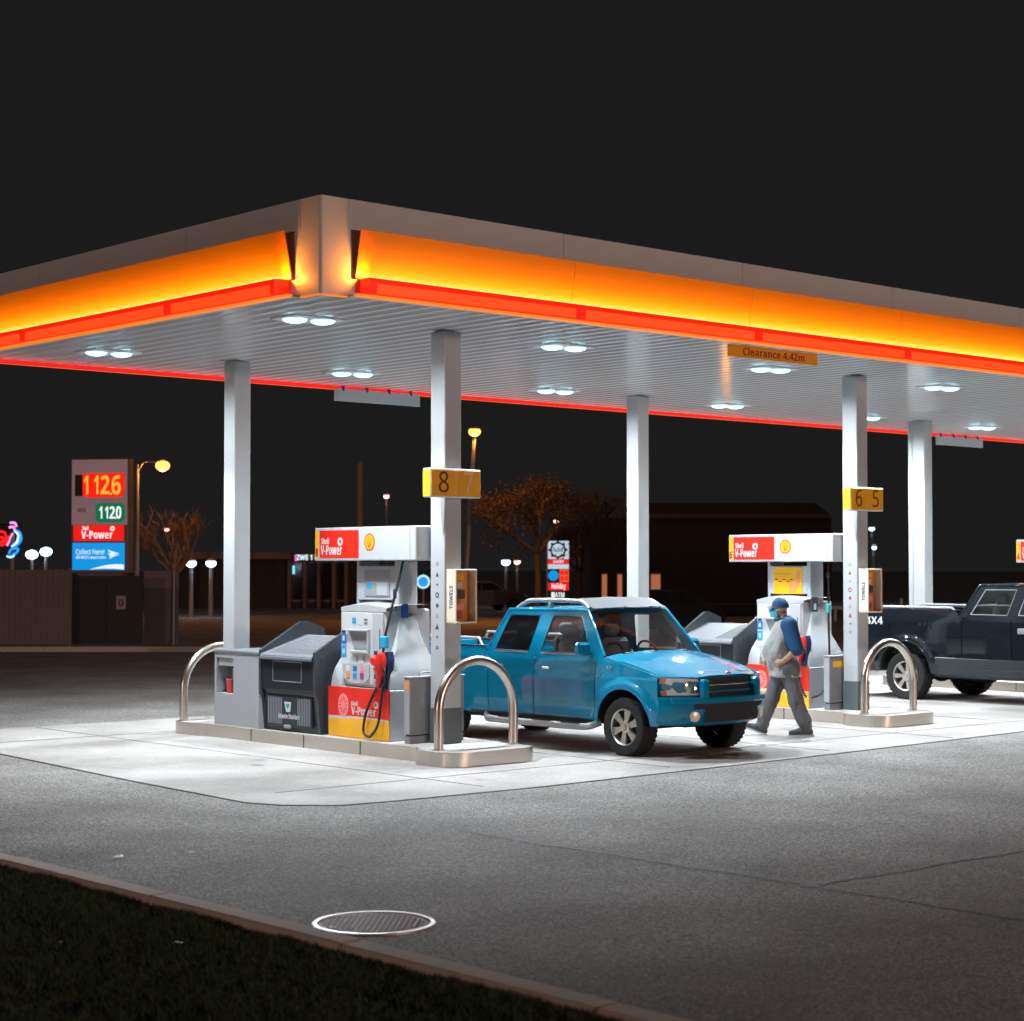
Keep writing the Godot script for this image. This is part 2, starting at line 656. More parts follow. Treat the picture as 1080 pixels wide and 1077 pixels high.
func stains() -> void:
	# oil drips and rubber marks where cars stop, and a brown spill by the blue pickup's bumper
	M.oil = smat(0.22, 0.215, 0.21, 0.6)
	M.spill = smat(0.24, 0.165, 0.115, 0.6)
	var oil := MB.new()
	for lane: float in [-2.1, 3.3, 4.9, 9.4]:
		for i in 34:
			var s := rng.randf_range(0.008, 0.035) * (3.0 if rng.randf() < 0.10 else 1.0)
			blot(oil, lane + rng.randfn(0, 0.45), rng.randf_range(-5.5, 2.3), s, s * rng.randf_range(0.8, 1.8), 0.0125)
	var o := part("oil_drips", oil, M.oil, self, 0.0)
	struct(o)
	var sp := MB.new()
	for i in 46: blot(sp, 2.55 + rng.randfn(0, 0.32), 2.02 + rng.randfn(0, 0.10), rng.randf_range(0.02, 0.07), rng.randf_range(0.015, 0.04), 0.0126 + 0.0001 * i)
	blot(sp, 2.75, 2.05, 0.30, 0.09, 0.0124)
	struct(part("brown_spill", sp, M.spill, self, 0.0))
	var tr := MB.new()
	for x: float in [-2.75, -1.25, 4.55, 6.0]:
		for i in 40:
			var z := -5.6 + i * 0.2 + rng.randf_range(-0.05, 0.05)
			var w := rng.randf_range(0.03, 0.085)
			var dx := x + 0.05 * sin(z * 0.8) + rng.randf_range(-0.03, 0.03)
			if rng.randf() < 0.45: continue
			blot(tr, dx, z, w, rng.randf_range(0.05, 0.16), 0.0118)
	M.rubber_mark = smat(0.40, 0.395, 0.39, 0.8)
	struct(part("tyre_marks", tr, M.rubber_mark, self, 0.0))

func grass() -> void:
	var mb := MB.new()
	var r := RandomNumberGenerator.new()
	r.seed = 21
	for i in 5:
		var a := r.randf() * TAU
		var o := Vector3(cos(a), 0, sin(a)) * r.randf() * 0.03
		var lean := Vector3(cos(a * 2.3), 0, sin(a * 2.3)) * r.randf_range(0.015, 0.05)
		var h := r.randf_range(0.03, 0.065)
		var s := Vector3(-sin(a), 0, cos(a)) * 0.0032
		var mid := o + lean * 0.35 + Vector3(0, h * 0.6, 0)
		mb.quad(o - s, o + s, mid + s * 0.8, mid - s * 0.8)
		mb.tri(mid - s * 0.8, mid + s * 0.8, o + lean + Vector3(0, h, 0))
	var mm := MultiMesh.new()
	mm.transform_format = MultiMesh.TRANSFORM_3D
	mm.use_colors = true
	mm.mesh = mb.done(0.0)
	var spots := []
	var cols := []
	var patch := FastNoiseLite.new()
	patch.seed = 5
	patch.frequency = 0.9
	while spots.size() < 65000:
		var q := Vector3(-7.475 - 5.6 * r.randf() * r.randf_range(0.25, 1.0), 0.004, r.randf_range(1.5, 12.5))
		var v := patch.get_noise_2d(q.x, q.z)
		if r.randf() > 0.75 + v: continue
		var sc := r.randf_range(0.7, 1.25) + v * 0.5
		spots.append(Transform3D(Basis(Vector3.UP, r.randf() * TAU).scaled(Vector3(1.1, sc, 1.1)), q))
		var t := r.randf()
		cols.append(Color(0.026 + 0.05 * t * t * t, 0.058 + 0.02 * r.randf(), 0.016))
	mm.instance_count = spots.size()
	for i in spots.size():
		mm.set_instance_transform(i, spots[i])
		mm.set_instance_color(i, cols[i])
	M.grass = smat(1, 1, 1, 0.7)
	M.grass.vertex_color_use_as_albedo = true
	var o := MultiMeshInstance3D.new()
	o.name = numbered("grass")
	o.multimesh = mm
	o.material_override = M.grass
	add_child(o)
	tag(stuff(o), "short dark grass of the verge beside the kerb", "grass")

func manhole() -> void:
	var t := thing("manhole_cover", "round cast iron manhole cover with pale ring in the asphalt", "manhole cover", Vector3(-6.70, 0, 7.33))
	M.iron = smat(0.045, 0.036, 0.034, 0.6, 0.2)
	M.iron_ring = smat(0.62, 0.57, 0.55, 0.42, 0.8)
	var ring := MB.new()
	ring.lathe([Vector2(0.372, 0.0), Vector2(0.372, 0.010), Vector2(0.367, 0.014), Vector2(0.343, 0.014), Vector2(0.340, 0.011), Vector2(0.340, 0.002)], Vector3.ZERO, Vector3.UP, 64)
	part("frame_ring", ring, M.iron_ring, t)
	var lid := MB.new()
	lid.lathe([Vector2(0.325, 0.001), Vector2(0.325, 0.007), Vector2(0.0, 0.007)], Vector3.ZERO, Vector3.UP, 64)
	part("lid", lid, M.iron, t)
	var cl := MB.new()
	for i in range(-14, 15):
		for k in range(-14, 15):
			var c := Vector3(i * 0.0235 + (0.5 if k % 2 else 0.0) * 0.0235, 0.0105, k * 0.0235)
			if Vector2(c.x, c.z).length() > 0.305: continue
			cl.xf = Transform3D(Basis(Vector3.UP, PI / 4 if (i + k) % 2 else -PI / 4), c)
			cl.cbox(Vector3.ZERO, Vector3(0.018, 0.007, 0.006), 0.002)
	M.iron_worn = smat(0.55, 0.49, 0.47, 0.36, 0.75)
	var o := part("tread", cl, M.iron_worn, t)
	stuff(o)

# ------------------------------------------------------------------ canopy
func canopy() -> void:
	var t := thing("canopy", "wide filling station canopy with orange lit fascia and red light bar", "canopy", Vector3(X0, HC, Z0))
	var rf := MB.new()
	rf.box(Vector3(0.05, 0.055, Z1 - Z0 + 0.05), Vector3(X1 - X0 - 0.05, HF - 0.12, -0.05))
	part("roof_deck", rf, M.housing, t)
	# ceiling of long metal pans, each faintly bowed
	var pitch := 0.252
	var pans := []
	for v in 5:
		var mb := MB.new()
		var tilt := (v - 2) * 0.0004
		var rows := []
		for i in 9:
			var u := float(i) / 8.0
			var x := lerpf(0.0008, pitch - 0.0008, 0.03 + 0.94 * u if i > 0 and i < 8 else u)
			var y := -0.0012 * (1.0 - pow(absf(u * 2.0 - 1.0), 2.6)) + tilt * (u - 0.5) * 2.0
			if i == 0 or i == 8: y = 0.014
			rows.append([Vector3(x, y, -0.03), Vector3(x, y, Z1 - Z0 + 0.03)])
		mb.grid(rows)
		pans.append(mb.done(60.0))
	var n := int((X1 - X0 - 0.06) / pitch)
	for i in n:
		var o := piece("ceiling_panel", pans[rng.randi() % 5], M.soffit, t)
		o.position = Vector3(0.03 + i * pitch, 0.026, 0)
	# fascia: start, direction along, outward, cuts along it
	var lx := X1 - X0
	var lz := Z0 - Z1
	var fcuts := [0.39]
	while fcuts[-1] < lx - 3.3: fcuts.append(fcuts[-1] + 2.93)
	fcuts.append(lx - 0.39)
	fascia(t, Vector3(0, 0, 0), Vector3(1, 0, 0), Vector3(0, 0, 1), fcuts)
	fascia(t, Vector3(0, 0, 0), Vector3(0, 0, -1), Vector3(-1, 0, 0), [0.43, 2.48, 5.72, lz - 0.43])
	fascia(t, Vector3(0, 0, -lz), Vector3(1, 0, 0), Vector3(0, 0, -1), fcuts)
	fascia(t, Vector3(lx, 0, 0), Vector3(0, 0, -1), Vector3(1, 0, 0), [0.43, 2.48, 5.72, lz - 0.43])
	for c: Array in [[0, 0, 1, 1], [1, 0, -1, 1], [0, 1, 1, -1], [1, 1, -1, -1]]:
		var q := Vector3(lx * c[0], 0, -lz * c[1])
		var mb := MB.new()
		var a := Vector3(c[2], 0, 0)
		var b := Vector3(0, 0, -c[3])
		var o1 := b * -1.0
		var o2 := a * -1.0
		var r := 0.028
		# an L in plan with the outer edge rounded
		var poly := PackedVector2Array([Vector2(0.345, 0.0), Vector2(0.345, -0.022), Vector2(r * 0.3, -0.022), Vector2(-0.012, -0.012), Vector2(-0.022, r * 0.3), Vector2(-0.022, 0.385), Vector2(0.0, 0.385), Vector2(0.0, 0.0)])
		mb.slab(poly, q + Vector3(0, 0.002, 0), a, b, Vector3(0, HF + 0.002, 0))
		part("corner_cover", mb, M.corner, t)
	for x: float in [-1.78, 2.02, 5.88, 9.80, 13.50, 17.12, 20.95, 24.2]:
		for z: float in [-0.185, -4.43]:
			ceiling_light(Vector3(x, HC, z))
	for k in 3:
		for j in 2:
			column(k, j)
	for k in 2:
		var hp := thing("hanging_panel", ["narrow white panel hung under the canopy edge between the first two columns", "narrow white panel hung under the canopy edge beyond the downpipe column"][k], "panel", Vector3(2.80 + 14.9 * k, HC, -5.9), 0.0, "white panels hung under the canopy")
		pbox("board", Vector3(0, -0.215, -0.012), Vector3(1.615, -0.03, 0.012), M.white, hp, 0.004)
		for x: float in [0.16, 0.6, 1.02, 1.44]:
			pbox("bracket", Vector3(x - 0.018, -0.06, -0.02), Vector3(x + 0.018, 0.012, 0.02), M.charcoal, hp, 0.003)
	var cs := thing("clearance_sign", "small yellow clearance height sign hung under the canopy's front edge", "sign", Vector3(3.11, HC, 1.50))
	pbox("board", Vector3(0, -0.150, -0.012), Vector3(1.66, -0.006, 0.012), M.sign_yellow, cs, 0.003)
	M.sign_red = smat(0.30, 0.012, 0.004, 0.5)
	words("lettering", "Clearance 4.42m", 0.088, Vector3(0.83, -0.078, 0.013), 0, M.sign_red, cs, 1.0, true, 0.003, 1.15)

func fascia(t: Node3D, o: Vector3, d: Vector3, n: Vector3, cuts: Array) -> void:
	var up := Vector3.UP
	var outer := []
	for i in 9:
		var u := i / 8.0
		outer.append(Vector2(0.042 + 0.088 * u, 0.185 + 0.475 * u))
	var sect := PackedVector2Array(outer)
	for i in 9:
		var q: Vector2 = outer[8 - i]
		sect.append(q + Vector2(-0.014, 0.004))
	var bar := PackedVector2Array([Vector2(0.024, 0.016), Vector2(0.165, 0.016), Vector2(0.190, 0.028), Vector2(0.200, 0.055), Vector2(0.200, 0.150), Vector2(0.198, 0.176), Vector2(0.190, 0.184), Vector2(0.024, 0.184)])
	var core := PackedVector2Array([Vector2(0.10, 0.030), Vector2(0.196, 0.030), Vector2(0.206, 0.052), Vector2(0.206, 0.118), Vector2(0.198, 0.134), Vector2(0.10, 0.134)])
	var last: int = cuts.size() - 1
	var whole: float = cuts[last] - cuts[0]
	# the bottom lip and the wall behind, in one run
	var lip := MB.new()
	lip.slab(PackedVector2Array([Vector2(0.120, -0.016), Vector2(0.165, -0.016), Vector2(0.178, -0.006), Vector2(0.178, 0.014), Vector2(0.120, 0.014)]), o + d * 0.31, n, up, d * (whole + 2.0 * (cuts[0] - 0.31)))
	part("bottom_lip", lip, M.lip, t)
	for e: float in [0.0, whole + 2.0 * cuts[0] - 0.312]:
		var le := MB.new()
		le.slab(PackedVector2Array([Vector2(0.004, -0.016), Vector2(0.024, -0.016), Vector2(0.030, -0.006), Vector2(0.030, 0.0005), Vector2(0.004, 0.0005)]), o + d * e, n, up, d * 0.308)
		part("corner_lip", le, M.lip, t)
	var fl := MB.new()
	fl.slab(PackedVector2Array([Vector2(0.004, -0.004), Vector2(0.1195, -0.004), Vector2(0.1195, 0.013), Vector2(0.004, 0.013)]), o + d * 0.31, n, up, d * (whole + 2.0 * (cuts[0] - 0.31)))
	part("lip_flange", fl, M.white, t)
	var inner := MB.new()
	inner.slab(PackedVector2Array([Vector2(-0.014, -0.030), Vector2(0.003, -0.030), Vector2(0.003, 0.022), Vector2(-0.014, 0.022)]), o + d * 0.02, n, up, d * (whole + 2.0 * (cuts[0] - 0.02)))
	if n.z < -0.5: part("inner_red_edge", inner, M.red_edge, t)
	var wall := MB.new()
	wall.slab(PackedVector2Array([Vector2(-0.02, 0.028), Vector2(0.0, 0.028), Vector2(0.0, HF - 0.003), Vector2(-0.02, HF - 0.003)]), o + d * 0.05, n, up, d * (whole + 2.0 * (cuts[0] - 0.05)))
	part("back_wall", wall, M.band, t)
	for i in last:
		var a: float = cuts[i]
		var b: float = cuts[i + 1]
		var gap := 0.003
		var yp := MB.new()
		yp.slab(sect, o + d * (a + gap), n, up, d * (b - a - 2 * gap))
		part("yellow_panel", yp, M.yellow_panel, t, 30.0)
		var bp := MB.new()
		var a2: float = a - 0.09 if i > 0 else 0.31
		var b2: float = b - 0.09 if i < last - 1 else cuts[last] + cuts[0] - 0.31
		bp.slab(PackedVector2Array([Vector2(0.0, 0.66), Vector2(0.026, 0.66), Vector2(0.026, HF + 0.004), Vector2(-0.02, HF + 0.004), Vector2(-0.02, HF - 0.002), Vector2(0.0, HF - 0.002)]), o + d * (a2 + gap), n, up, d * (b2 - a2 - 2 * gap))
		part("band_panel", bp, M.band, t)
		var s: float = a + (0.07 if i == 0 else 0.0)
		var e: float = b - (0.07 if i == last - 1 else 0.0)
		var rb := MB.new()
		rb.slab(bar, o + d * s, n, up, d * (e - s))
		var bar_o := part("light_bar", rb, M.red_bar, t, 30.0)
		var rc := MB.new()
		rc.slab(core, o + d * (s + 0.075), n, up, d * (e - s - 0.15))
		part("lens", rc, M.red_core, bar_o, 30.0)
		var st := MB.new()
		st.slab(PackedVector2Array([Vector2(0.155, 0.185), Vector2(0.190, 0.185), Vector2(0.190, 0.190), Vector2(0.155, 0.190)]), o + d * (s + 0.0), n, up, d * (e - s))
		part("led_strip", st, M.led_warm, bar_o)
		for q: Array in [[i == 0, s, -1.0], [i == last - 1, e, 1.0]]:
			if not q[0]: continue
			area("fascia_light", t.position + o + d * (q[1] - q[2] * 0.03) + n * 0.172 + up * 0.200, d * q[2] + up * 0.30 - n * 0.55, n, Vector2(0.035, 0.05), Color(1.0, 0.55, 0.16), FASCIA * 0.60)  # extra light added at each end to wash the corner cover orange
		var mid := t.position + o + d * (s + e) * 0.5 + n * 0.172 + up * 0.196
		area("fascia_light", mid, up * 1.0 - n * 0.62, d, Vector2(e - s, 0.035), Color(1.0, 0.80, 0.42), FASCIA * (e - s) / 3.0)

const FASCIA := 1.30
const CEILING := 30.5

func ceiling_light(at: Vector3) -> void:
	var t := thing("ceiling_light", "square white recessed lamp with two glowing lenses in the canopy ceiling", "light", at, 0.0, "lamps in the canopy ceiling")
	var fr := MB.new()
	fr.box(Vector3(-0.34, 0.010, -0.24), Vector3(0.34, 0.04, 0.24), 0.008)
	part("housing", fr, M.housing, t)
	for s: int in [-1, 1]:
		var dm := MB.new()
		var prof := []
		for i in 7:
			var u := PI / 2 * i / 6.0
			prof.append(Vector2(0.135 * cos(u), -0.012 + 0.045 * sin(u)))
		dm.lathe(prof, Vector3(s * 0.155, 0, s * 0.04), Vector3.DOWN, 20)
		part("lens", dm, M.led_white, t)
	# one lens spreads wide under the roof, the other throws out to the edge of the forecourt
	var out := 0.16 if at.z > -2.0 else -0.16
	spot("lamp_light", at + Vector3(-0.155, -0.065, -0.04), Vector3.DOWN, 86.0, Color(0.93, 0.97, 1.0), CEILING * 0.44, 0.10, t, 0.5)
	spot("lamp_light", at + Vector3(0.155, -0.065, 0.04), Vector3(-0.10 if at.x < 0.0 else 0.0, -1.0, out), 58.0, Color(0.93, 0.97, 1.0), CEILING * 0.62, 0.10, t, 0.32)

func column(k: int, j: int) -> void:
	var front := j == 0
	var which := ["first", "second", "third"]
	var label := ""
	if front: label = ["white column with 8 and 7 flag sign beside the blue pickup", "white column with 6 and 5 flag sign beside the walking man", "white column at the open end of the island beyond the dark pickup"][k]
	else: label = ["white column behind the light grey service cabinet", "white column behind the blue pickup's windscreen", "white column with a downpipe behind the dark pickup's bed"][k]
	var t := thing("canopy_column", label, "column", Vector3(W * k, KT, -L * j), 0.0, "canopy columns")
	var sh := MB.new()
	sh.box(Vector3(-0.125, 0.0, -0.125), Vector3(0.125, HC - KT + 0.01, 0.125), 0.010)
	part("shaft", sh, M.column, t)
	pbox("base_cover", Vector3(-0.131, 0.0, -0.131), Vector3(0.131, 0.40, 0.131), M.column_base, t, 0.006)
	if k == 2 and not front:
		var dp := MB.new()
		dp.box(Vector3(-0.125, 0.1, -0.24), Vector3(-0.02, HC - KT, -0.135), 0.02)
		part("downpipe", dp, M.column, t)
	if front and k < 2:
		var ink: Material = M.print_dark if k == 0 else M.print_red
		var y := 1.08
		for i in 9:
			var mb := MB.new()
			var c := Vector3(-0.1262, y, 0.0)
			var s := 0.020 + 0.006 * (i % 3)
			match i % 5:
				0: mb.lathe([Vector2(s, 0.0), Vector2(s, 0.0015), Vector2(s * 0.55, 0.0015), Vector2(s * 0.55, 0.0)], c, Vector3(-1, 0, 0), 14)
				1:
					mb.cbox(c, Vector3(0.002, s * 1.6, 0.008))
					mb.cbox(c, Vector3(0.0022, 0.008, s * 1.8))
				2: mb.slab(PackedVector2Array([Vector2(-s, -s), Vector2(s, -s), Vector2(0, s)]), c, Vector3(0, 0, 1), Vector3(0, 1, 0), Vector3(-0.002, 0, 0))
				3:
					for q in 3: mb.cbox(c + Vector3(0, (q - 1) * 0.016, 0), Vector3(0.002, 0.005, 0.05 - 0.01 * q))
				4: mb.lathe([Vector2(s, 0.0), Vector2(s, 0.0015), Vector2(0.0, 0.0015)], c, Vector3(-1, 0, 0), 6)
			part("pictogram", mb, ink, t)
			y += 0.118

# ------------------------------------------------------------------ pump islands
func island_outline(inset: float) -> PackedVector2Array:
	var half := [[-4.80, 0.40], [-4.72, 0.60], [-4.60, 0.68], [-4.12, 0.68], [-3.98, 0.60], [0.26, 0.60], [0.40, 0.64], [0.54, 0.67], [0.84, 0.67], [0.97, 0.60], [1.05, 0.45]]
	var out := PackedVector2Array()
	for q: Array in half: out.append(Vector2(-q[1] - (0.14 if q[0] > 0.3 else 0.0), q[0]))
	half.reverse()
	for q: Array in half: out.append(Vector2(q[1] - (0.14 if q[0] > 0.3 else 0.0), q[0]))
	# round the corners a little
	for pass_no in 2:
		var s := PackedVector2Array()
		for i in out.size():
			var a := out[i]
			var b := out[(i + 1) % out.size()]
			if a.distance_to(b) > 0.5:
				var u := (b - a).normalized() * 0.08
				s.append(a + u); s.append(b - u)
			else:
				s.append(a.lerp(b, 0.25)); s.append(a.lerp(b, 0.75))
		out = s
	if inset != 0.0: out = Geometry2D.offset_polygon(out, -inset)[0]
	return out

func island(k: int) -> void:
	var at := Vector3(W * k, 0, 0)
	var t := thing("pump_island", ["raised pump island with steel edging between grey cabinets and blue pickup", "raised pump island with bright steel end behind the walking man", "raised pump island beyond the dark pickup"][k], "island", at, 0.0, "pump islands")
	var top := MB.new()
	top.slab(island_outline(0.014), Vector3(0, 0.012, 0), Vector3(1, 0, 0), Vector3(0, 0, 1), Vector3(0, KT - 0.012, 0))
	part("slab_top", top, M.concrete, t)
	# steel skirt in plates
	var ring := island_outline(0.0)
	var n := ring.size()
	var skirt := MB.new()
	var far_skirt := MB.new()
	var bulb := MB.new()
	var tail_end := MB.new()
	for i in n:
		var a := ring[i]
		var b := ring[(i + 1) % n]
		var c := (a + b) * 0.5
		var mb := bulb if c.y > 0.32 else (tail_end if c.y < -4.0 else (skirt if c.x < 0.0 else far_skirt))
		var q: Array = [a, b] if (b - a).cross(-c + Vector2(0, clampf(c.y, -4.0, 0.4))) < 0.0 else [b, a]
		var lo := 0.010
		var p0 := Vector3(q[0].x, lo, q[0].y)
		var p1 := Vector3(q[1].x, lo, q[1].y)
		var u := Vector3(0, KT + 0.004 - lo, 0)
		mb.quad(p0, p1, p1 + u, p0 + u)
		var i0 := Vector3(q[0].x, KT + 0.004, q[0].y)
		var i1 := Vector3(q[1].x, KT + 0.004, q[1].y)
		var cc := Vector3(0, KT + 0.004, clampf(c.y, -4.0, 0.4))
		mb.quad(i0, i1, i1 + (cc - i1).normalized() * 0.022, i0 + (cc - i0).normalized() * 0.022)
	part("steel_skirt", skirt, M.steel, t, 60.0)
	part("steel_end", bulb, M.steel, t, 60.0)
	part("steel_end", tail_end, M.steel, t, 60.0)
	part("steel_skirt", far_skirt, M.steel, t, 60.0)
	for z: float in [-3.0, -1.9, -0.8]:
		pbox("plate_joint", Vector3(-0.604, 0.012, z - 0.006), Vector3(-0.599, KT + 0.002, z + 0.006), M.dark_plastic, t)
	if k < 2:
		hoop(at + Vector3(-0.065, KT, 0.61), 0.545, 0.955, ["steel hoop guard on the rounded island end before the 8 and 7 column", "steel hoop guard on the rounded island end beside the dark pickup"][k])
	if k == 0:
		hoop(at + Vector3(0, KT, -4.60), 0.56, 0.955, "steel hoop guard behind the light grey service cabinet")
	pump(k, at + Vector3(0, KT, -1.08))
	if k < 2:
		service_bin(k, at + Vector3(0, KT, 0))
		waste_box(k, at + Vector3(0, KT, -0.20))
		flag_sign(k, at)
		towel_box(k, at)
	if k == 0:
		squeegee_cabinet(at + Vector3(0, KT, -3.42))

func hoop(at: Vector3, half: float, high: float, label: String) -> void:
	var t := thing("hoop_guard", label, "guard rail", at, 0.0, "steel hoop guards")
	var pts := PackedVector3Array([Vector3(-half, 0, 0), Vector3(-half, (high - half) * 0.5, 0)])
	pts.append_array(arc(Vector3(0, high - half, 0), Vector3(half, 0, 0), Vector3(0, half, 0), PI, 0, 24))
	pts.append(Vector3(half, (high - half) * 0.5, 0))
	pts.append(Vector3(half, 0, 0))
	var mb := MB.new()
	mb.tube(pts, 0.052, 16)
	part("hoop", mb, M.steel, t, 60.0)
	for s: int in [-1, 1]:
		var fl := MB.new()
		fl.lathe([Vector2(0.075, 0.0), Vector2(0.075, 0.008), Vector2(0.053, 0.011)], Vector3(s * half, 0.0, 0), Vector3.UP, 20)
		part("foot_flange", fl, M.steel, t)

func shell_mark(called: String, at: Vector3, r: float, parent: Node3D) -> void:
	# a scallop: yellow fan with red outline and ribs, on a face that looks along -x
	var outer := PackedVector2Array()
	var inner := PackedVector2Array()
	for i in 29:
		var a := deg_to_rad(lerpf(-38.0, 218.0, i / 28.0))
		var w := 1.0 + 0.035 * absf(sin(i * PI / 4.0))
		outer.append(Vector2(cos(a), sin(a)) * r * w)
		inner.append(Vector2(cos(a), sin(a)) * r * 0.84 * w)
	outer.append(Vector2(-0.45, -0.98) * r); outer.append(Vector2(0.45, -0.98) * r)
	inner.append(Vector2(-0.36, -0.84) * r); inner.append(Vector2(0.36, -0.84) * r)
	var red := MB.new()
	red.slab(outer, at, Vector3(0, 0, 1), Vector3(0, 1, 0), Vector3(-0.002, 0, 0))
	var o := part(called, red, M.red, parent)
	var yel := MB.new()
	yel.slab(inner, at + Vector3(-0.002, 0, 0), Vector3(0, 0, 1), Vector3(0, 1, 0), Vector3(-0.002, 0, 0))
	part("fan", yel, M.yellow, o)
	var ribs := MB.new()
	for i in 7:
		var a := deg_to_rad(lerpf(20.0, 160.0, i / 6.0))
		var d := Vector2(cos(a), sin(a))
		var s := d.orthogonal() * r * 0.022
		var b := Vector2(d.x * 0.12, -0.62) * r
		var e := d * r * 0.74
		ribs.slab(PackedVector2Array([b - s, b + s, e + s, e - s]), at + Vector3(-0.004, 0, 0), Vector3(0, 0, 1), Vector3(0, 1, 0), Vector3(-0.0012, 0, 0))
	part("rib_lines", ribs, M.red, o)

func bell(s: int) -> MB:
	# end pillar of the pump: flared below, a slim neck above; s = -1 towards -z
	var mb := MB.new()
	var rings := []
	var ys := [0.0, 0.575, 0.585, 0.64, 0.70, 0.75, 0.80, 0.85, 0.90, 0.95, 1.00, 1.05, 1.10, 1.15, 1.20, 1.25, 1.30, 1.36, 1.42, 1.52, 1.70, 2.06]
	for y: float in ys:
		var tab := [[0.58, 0.0], [0.70, 0.05], [0.80, 0.16], [0.90, 0.36], [1.00, 0.57], [1.10, 0.74], [1.20, 0.87], [1.30, 0.95], [1.42, 1.0], [3.0, 1.0]]
		var f := 0.0
		for q in tab.size() - 1:
			if y > tab[q][0]: f = lerpf(tab[q][1], tab[q + 1][1], minf(1.0, (y - tab[q][0]) / (tab[q + 1][0] - tab[q][0])))
		var hx := lerpf(0.402, 0.150, f) if y > 0.58 else 0.385
		var zo := lerpf(0.570, 0.400, f)
		var zi := 0.34
		var b := 0.028
		var ring := PackedVector3Array()
		var corners := [[-hx, zi], [hx, zi], [hx, zo - b], [hx - b * 0.3, zo - b * 0.3], [hx - b, zo], [-hx + b, zo], [-hx + b * 0.3, zo - b * 0.3], [-hx, zo - b]]
		for c: Array in corners: ring.append(Vector3(c[0], y, c[1] * s))
		if s > 0: ring.reverse()
		rings.append(ring)
	mb.loft(rings, true, true)
	return mb

